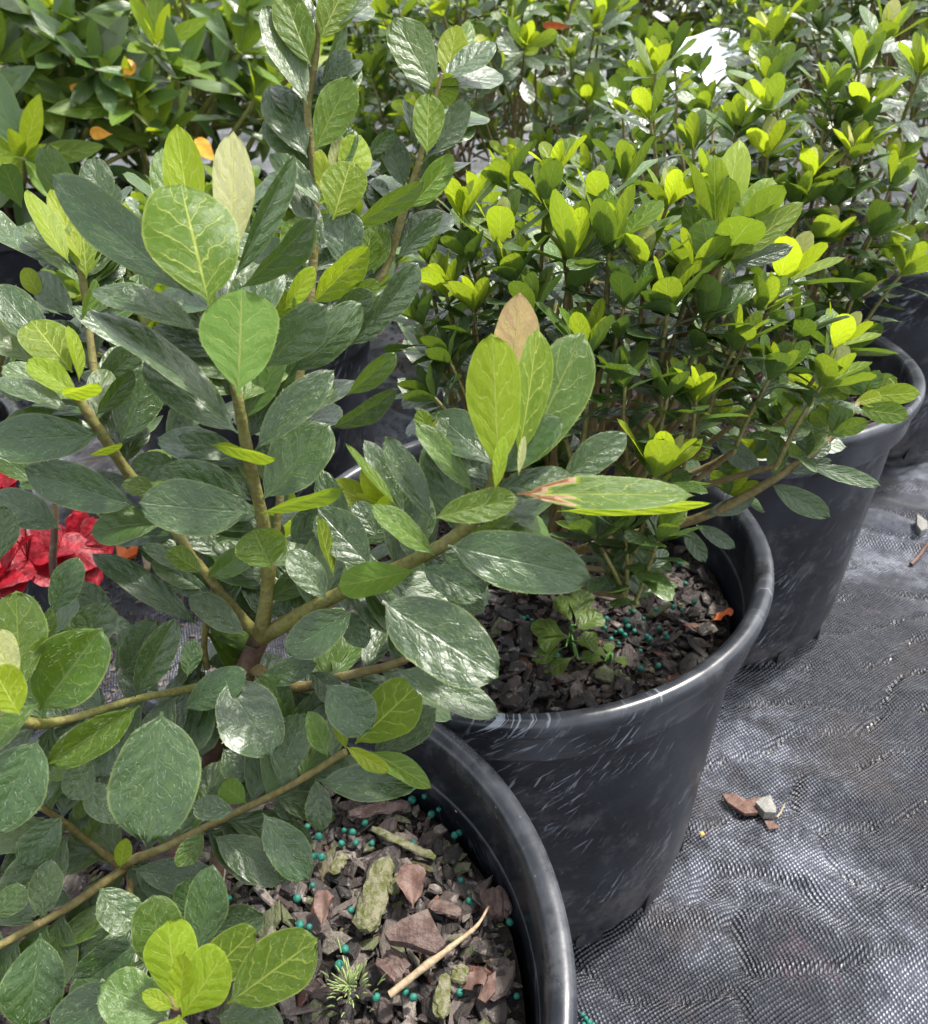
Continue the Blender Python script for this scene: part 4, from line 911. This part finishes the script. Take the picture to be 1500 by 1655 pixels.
# leaves on the far side of the near branches
g2 = np.random.default_rng(321)
for pts, lo, hi in BRL:
    Pq, _ = smooth_path(pts, [1]*len(pts), 8); Lt = np.linalg.norm(np.diff(Pq, axis=0), axis=1).sum(); nlf = int(Lt/.0045)
    for k in range(nlf):
        f_ = (k+.5)/nlf
        if f_ < lo: continue
        i = min(len(Pq)-2, int(f_*(len(Pq)-1))); tg = unit(Pq[i+1]-Pq[i]); o_ = unit(Pq[i]-CO)
        sdv = unit(np.cross(tg, o_))*g2.choice([-1, 1]); d = unit(sdv*g2.uniform(.5, 1)+o_*g2.uniform(.25, .9)+tg*.7+[0, 0, g2.uniform(-.3, .4)])
        L = g2.uniform(.018, .030); leaf(rest, Pq[i], d, unit(CO-Pq[i])*.5+[0, 0, .8], L, L*g2.uniform(.42, .56), g2.uniform(.1, .4), g2.normal(-.08, .08), age=max(0, g2.normal(.10, .14)), rnd=g2.random(), a=.8, b=.58, nu=10, nv=6, twist=g2.normal(0, .4))
# inner filler leaves behind the traced ones
g2 = np.random.default_rng(123)
for k in range(150):
    u = g2.uniform(20, 700); v = g2.uniform(330, 1250)
    if u < 320 and 830 < v < 1010 or (u > 560 and v > 1000) or (480 < u and v < 900) or (u > 330 and v > 1150): continue
    B = at(u, v, g2.uniform(.292, .33)); d = unit(g2.normal(0, 1, 3)+[0, 0, .5]); L = g2.uniform(.018, .03)
    leaf(rest, B, d, np.array([0, -.3, 1.]), L, L*.5, .2, -.08, age=max(0, g2.normal(.1, .12)), rnd=g2.random(), nu=8, nv=4)
o = rest.build('foliage', [LEAF, HAIR], root1, offset=B1); o['kind'] = 'stuff'
EXT = []
g4 = np.random.default_rng(44)
for (u, v, d, n, L0) in [(1345,700,.383,7,58),(1395,640,.390,6,60),(1300,742,.383,4,50),(1215,740,.39,6,52),(1180,800,.395,4,48),(1255,690,.40,6,52),(1320,640,.40,6,56),(1165,680,.40,6,52),(1110,740,.40,5,50),(1060,800,.41,5,50)]:
    for k in range(n):
        a = R_(-75+150*(k+.5)/n+g4.normal(0, 10)+12); L = L0*g4.uniform(.8, 1.15)
        EXT.append((u, v, u+L*math.sin(a), v-L*math.cos(a)*.85, L*g4.uniform(.40, .52), d, g4.uniform(-.4, .3), float(np.clip(g4.normal(.42, .28), 0, .95)), str(g4.choice(['e', 'r', 'R']))))
# low branch of the middle shrub reaching to the right over the rims
rt2 = [o for o in bpy.data.objects if o.get('label', '').startswith('compact azalea')][0]
B2 = np.array(rt2.location)
mb = MB(); tube(mb, [B2+[.01, 0, .03], at(1000, 870, .43), at(1135, 835, .40), at(1250, 775, .385), at(1345, 705, .385), at(1395, 640, .392)], [.003, .0026, .0024, .0020, .0018, .0013], 8, 8, age=.6)
tube(mb, [B2+[0, 0, .03], at(950, 720, .44), at(1040, 640, .40), at(1090, 560, .37), at(1130, 480, .345), at(1163, 415, .33)], [.0042, .0036, .0032, .0030, .0026, .0018], 9, 8, age=.25)
mb.build('branch', STEM, rt2, offset=B2)
for (u0, v0, u1, v1, wp, d0, dd, age, sh) in [(1253,772,1258,704,30,.38,0,.3,'e'),(1290,745,1330,668,40,.382,.1,.3,'e'),(1300,750,1424,783,24,.378,-.1,0,'e'),(1275,765,1345,745,20,.38,0,0,'e'),(1245,782,1341,835,34,.376,-.2,.05,'e'),
        (1140,832,1220,806,26,.395,-.1,0,'e'),(1150,700,1226,760,32,.385,-.1,0,'e'),(1150,730,1195,800,40,.40,-.1,0,'e'),(1105,850,1140,908,24,.41,-.1,0,'e'),(1125,848,1188,885,22,.41,-.1,0,'e'),(1000,870,1045,970,34,.41,-.1,.04,'e'),
        (990,860,1085,925,36,.40,-.1,.1,'e'),(1165,415,1192,222,52,.325,.1,1.1,'e'),(1160,415,1150,250,50,.322,.1,.7,'e'),(1170,420,1248,285,48,.32,0,.65,'r'),(1150,430,1135,355,46,.318,-.05,.4,'R'),(1175,425,1300,326,36,.318,-.05,.62,'e'),
        (1130,480,1085,400,44,.33,0,.4,'e'),(1155,440,1105,330,34,.33,0,.5,'e'),(1185,430,1282,398,26,.33,-.1,0,'e'),(1395,640,1488,635,30,.385,-.05,.75,'e'),(1385,660,1470,672,32,.38,-.1,.5,'e'),(1385,650,1425,640,24,.38,-.1,.97,'r')]+EXT:
    B = at(u0, v0, d0); T0 = at(u1, v1, d0); Ls = np.linalg.norm(T0-B); d1 = d0+dd*Ls; T1 = at(u1, v1, d1)
    ax = unit(T1-B); nr = unit(CO-B)*(-1 if sh == 'R' else 1); mb = MB()
    leaf(mb, B, ax, nr, np.linalg.norm(T1-B), wp*d0/F*1.15, .2, -.05, age=age, rnd=g2.random(), a=SHP[sh][0], b=SHP[sh][1], nu=12, nv=6, roll=R_(g2.normal(0, 14)))
    mb.build('leaf', [LEAF, HAIR], rt2, offset=B2)

# ------------------------------------------------------------------ red flowers at the left edge
RF = (-.47, .53)
S4 = dome((RF[0], RF[1], .29), (.15, .15, .14), 46, 51, pyoung=(.7, .3, 0.))
rr_ = shrub(RF, S4, 'dark azalea with red blossom showing at the left edge', 'azalea', 'potted azalea shrubs', 'azalea', 51, 6, parts=30, name='red_azalea_shrub')
BR = np.array(rr_.location)
def flower(u, v, d, size, lean, seed):
    g3 = np.random.default_rng(seed); c = at(u, v, d); mb = MB(); axd = unit((CO-c)*.6+np.array([lean, 0, .55]))
    x = unit(np.cross(axd, [0, 1, .2])); y = np.cross(axd, x)
    for ring in range(2):
        for k in range(5):
            a = (k+.5*ring)/5*2*np.pi+g3.normal(0, .12); dr = unit((x*math.cos(a)+y*math.sin(a))*1.+axd*(.35+.4*ring))
            leaf(mb, c, dr, axd-dr*(axd@dr), size*(1-.2*ring)*g3.uniform(.85, 1.1), size*.62, .12, -.18, a=.9, b=.42, nu=12, nv=8, wave=.05, rnd=g3.random(), twist=g3.normal(0, .5))
    o = mb.build('flower', PETAL, rr_, offset=BR)
    ms = MB()
    for k in range(6):
        e = c+axd*size*.8+(x*g3.normal(0, 1)+y*g3.normal(0, 1))*size*.14
        tube(ms, [c, (c+e)/2, e], [.0004, .0003, .0006], 5, 3)
    s = ms.build('stamen', PETAL, None, offset=BR); s.parent = o; s.location = (0, 0, 0)
flower(45, 905, .52, .034, .1, 1); flower(118, 885, .55, .030, 1.6, 2); flower(-18, 775, .52, .028, 0, 3); flower(8, 925, .49, .026, -.5, 4)
mb = MB(); tube(mb, [BR+[0, 0, .03], at(60, 1000, .53), at(85, 900, .48), at(90, 740, .45)], [.003, .0026, .0022, .0016], 8, 6, age=.05)
mb.build('branch', STEM, rr_, offset=BR)

# ------------------------------------------------------------------ small things
curled('dead_leaf', 520, 1500, 524, 1440, 20, DRYLEAF, 'curled narrow brown dead leaf left of the largest mossy stick', curl=.9)
curled('dead_leaf', 668, 1468, 665, 1400, 34, DRYLEAF, 'folded brown dead leaf above the pink flat chip', curl=.7, seed=2)
curled('dead_leaf', 745, 1600, 790, 1575, 20, DRYLEAF, 'small crumpled brown leaf right of the dry twig', curl=.6, seed=3)
curled('dead_leaf', 1150, 1003, 1186, 990, 14, OLEAF, 'orange dead leaf by the inner wall of the middle pot', dz=.006, curl=.4, seed=3)
# litter on the cloth
def gz(u, v, h=.001):
    p = on_plane(u, v, -.006); p[2] = ground_z(p[0], p[1])-.017+h; return p
def litter(name, pts, thick, mt, label, cat, seed):
    g3 = np.random.default_rng(seed); P = np.array([gz(u, v, .0015+g3.uniform(0, .003)) for u, v in pts]); c = P.mean(0); n = len(P)
    top = P+[0, 0, thick]; bot = P.copy(); ct = c+[0, 0, thick*1.12]
    V = np.concatenate([top, bot, [ct], [c]])
    mb = MB(); mb.add(V, [[n+i, n+(i+1) % n, (i+1) % n, i] for i in range(n)]); mb.add(V, [[i, (i+1) % n, 2*n] for i in range(n)]+[[n+(i+1) % n, n+i, 2*n+1] for i in range(n)])
    o = mb.build(name, mt, offset=c, smooth=False); tag(o, label, cat)
litter('dead_leaf', [(1170,1270),(1190,1272),(1208,1280),(1232,1275),(1238,1290),(1225,1308),(1205,1310),(1192,1296),(1178,1285)], .003, DRYLEAF, 'crumpled pinkish brown leaf on the cloth right of the middle pot', 'dead leaf', 1)
litter('dead_leaf', [(1238,1318),(1250,1316),(1264,1331),(1245,1331)], .001, DRYLEAF, 'small torn leaf scrap just below the grey pebble', 'dead leaf', 2)
litter('pebble', [(1222,1294),(1232,1285),(1246,1281),(1256,1300),(1254,1314),(1236,1313)], .008, STONE, 'pale grey angular pebble on the brown leaf', 'pebble', 3)
litter('pebble', [(1480,838),(1490,836),(1499,842),(1500,852),(1490,856),(1482,850)], .007, STONE, 'small white pebble on the cloth at the right edge', 'pebble', 4)
litter('leaf_scrap', [(1133,1338),(1137,1336),(1141,1340),(1136,1342)], .001, YLEAF, 'tiny yellow scrap beside the foot of the middle pot', 'dead leaf', 5)
litter('dead_leaf', [(185,872),(198,876),(205,885),(216,870),(222,880),(220,892),(205,900),(188,896)], .003, OLEAF, 'orange brown dead leaf on the cloth beside the red flower', 'dead leaf', 6)
litter('dead_leaf', [(228,892),(238,888),(245,900),(240,912),(230,908)], .003, DRYTWIG, 'pale cream scrap on the cloth right of the orange leaf', 'dead leaf', 7)
mb = MB(); P = [gz(1478, 895, .003), gz(1490, 884, .004), gz(1504, 872, .004)]; tube(mb, P, [.002, .0022, .0018], 6, 3); tag(mb.build('twig', DRYLEAF, offset=P[0]), 'short brown twig on the cloth at the right edge', 'twig')
mb = MB(); P = [gz(1258, 1312, .003), gz(1265, 1300, .006), gz(1272, 1287, .006)]; tube(mb, P, [.0006, .0006, .0004], 5, 3); tag(mb.build('twig', DRYTWIG, offset=P[0]), 'thin straw leaning on the grey pebble', 'twig')
# scatter of pale grit behind the near pots
gr = MB(); g3 = np.random.default_rng(8)
for k in range(900):
    u = g3.uniform(130, 420); v = g3.uniform(850, 1160); p = gz(u, v, .001)
    chip(gr, p, g3.uniform(.002, .006), g3, .45+.4*g3.random())
tag(gr.build('grit', BARK, smooth=False), 'spilled bark grit on the cloth under the red flower', 'grit', kind='stuff')
gr = MB()
for k in range(260):
    u = g3.uniform(630, 760); v = g3.uniform(470, 650); chip(gr, gz(u, v, .001), g3.uniform(.002, .009), g3, g3.choice([.3, .5, 1.]))
tag(gr.build('grit', BARK, smooth=False), 'scattered reddish bark on the cloth in the gap behind the middle pot', 'grit', kind='stuff')

# moss tuft
mb = MB(); c = soil_pt(565, 1592, .010); g3 = np.random.default_rng(9)
for k in range(90):
    a = g3.uniform(0, 6.28); r = abs(g3.normal(0, .0045)); b = c+np.array([r*math.cos(a), r*math.sin(a), 0]); tp = b+np.array([math.cos(a)*.003, math.sin(a)*.003, g3.uniform(.002, .006)])
    tube(mb, [b, (b+tp)/2+[0, 0, .0006], tp], [.00035, .0004, .00015], 4, 2)
tag(mb.build('moss_tuft', MOSS, offset=c), 'pale green moss tuft on the mulch in the nearest pot', 'moss')
# weed seedling in the middle pot
wd = empty('weed_seedling', tuple(soil_pt(920, 1045, .003)), 'lobed leafy weed seedling growing in the middle pot', 'weed', None); WB = np.array(wd.location)
WM = simple('weed_leaf', (.10, .24, .045), .5, .4, 120, (.16, .32, .08))
def weed(par, PB, lv):
    ms = MB()
    for (u0, v0, u1, v1, wp, dz0, dz1) in lv:
        a, b = soil_pt(u0, v0, dz0), soil_pt(u1, v1, dz1); d = np.linalg.norm(a-CO)
        ml = MB(); leaf(ml, a, unit(b-a), np.array([0, -.2, 1.]), np.linalg.norm(b-a), wp*d/F, .05, -.05, rnd=.3, a=.8, b=.45, nu=8, nv=6, wave=.16, pet=.2)
        ml.age[0][:] = .42; ml.build('leaf', LEAF, par, offset=PB); tube(ms, [PB+[0, 0, -.002], (PB+a)/2+[0, 0, .006], a], [.0006, .0006, .0005], 5, 4)
    ms.build('stem', WM, par, offset=PB)
weed(wd, WB, [(925,1010,905,960,34,.02,.024),(930,1010,945,950,40,.02,.026),(920,1030,860,1005,40,.02,.02),(920,1030,868,1035,44,.02,.018),(928,1020,972,990,40,.02,.024),(926,1035,968,1035,40,.02,.02),(915,1045,860,1065,30,.016,.014),(935,1065,960,1060,30,.012,.012),(930,1060,880,1085,34,.012,.01)])
wd2 = empty('weed_seedling', tuple(soil_pt(985, 1075, .003)), 'tiny three leaved weed sprout right of the larger seedling', 'weed', None); WB2 = np.array(wd2.location)
weed(wd2, WB2, [(985,1062,985,1038,18,.012,.014),(982,1065,962,1045,14,.012,.014),(990,1066,1015,1068,18,.012,.012),(978,1068,952,1062,20,.012,.012)])
# odd coloured leaves caught in the back
def lone(name, u0, v0, u1, v1, wp, d, mt, label, cat='dead leaf'):
    a, b = at(u0, v0, d), at(u1, v1, d*1.01); mb = MB(); leaf(mb, a, unit(b-a), unit(CO-a), np.linalg.norm(b-a), wp*d/F, .15, -.1, rnd=.5, nu=10, nv=6, wave=.06); tag(mb.build(name, mt, offset=a), label, cat)
lone('yellow_leaf', 350, 262, 312, 222, 28, .9, YLEAF, 'golden yellow leaf behind the top left rosette')
lone('yellow_leaf', 182, 217, 142, 214, 20, 1.0, YLEAF, 'golden leaf lying among the upper left stems')
lone('yellow_leaf', 200, 130, 215, 95, 20, 1.02, YLEAF, 'mottled orange leaf hanging high at upper left')
lone('yellow_leaf', 128, 158, 118, 132, 16, 1.03, YLEAF, 'small spotted yellow leaf at upper left')
lone('orange_leaf', 925, 44, 875, 40, 12, .9, OLEAF, 'bright orange leaf near the top centre')
# white label sheet
mb = MB(); q = [(1080,150,1.18),(1200,140,1.2),(1195,50,1.32),(1100,55,1.32)]
V = [at(*p) for p in q]; n = np.cross(V[1]-V[0], V[3]-V[0]); n = unit(n)*.0012
nn = 8; VV = []
for i in range(nn+1):
    for j in range(nn+1):
        s, t = i/nn, j/nn; p = (V[0]*(1-s)+V[1]*s)*(1-t)+(V[3]*(1-s)+V[2]*s)*t; VV.append(p+unit(n)*.006*math.sin(s*6+t*4))
f = [[i*(nn+1)+j, (i+1)*(nn+1)+j, (i+1)*(nn+1)+j+1, i*(nn+1)+j+1] for i in range(nn) for j in range(nn)]
VV = np.array(VV); mb.add(VV, f); mb.add(VV-n, [x[::-1] for x in f])
tag(mb.build('label_sheet', WHITEP, offset=V[0]), 'white plastic label sheet glimpsed between shrubs at the top', 'plant label')

# violet blossoms on a far shrub at the top edge
vs = [o for o in bpy.data.objects if 'violet flowers' in o.get('label', '')][0]; VB = np.array(vs.location); g3 = np.random.default_rng(12)
for k in range(9):
    c = at(1268+g3.normal(0, 16), 6+g3.normal(0, 9), 1.95+g3.normal(0, .03)); mb = MB(); ax0 = unit(CO-c+[0, 0, .8]); x = unit(np.cross(ax0, [0, 1, .2])); y = np.cross(ax0, x)
    for q in range(5):
        dr = unit(x*math.cos(q*1.257)+y*math.sin(q*1.257)+ax0*.4); leaf(mb, c, dr, ax0, .022, .016, .1, -.15, a=.8, b=.45, nu=6, nv=4, wave=.1)
    mb.build('flower', VIOLET, vs, offset=VB)
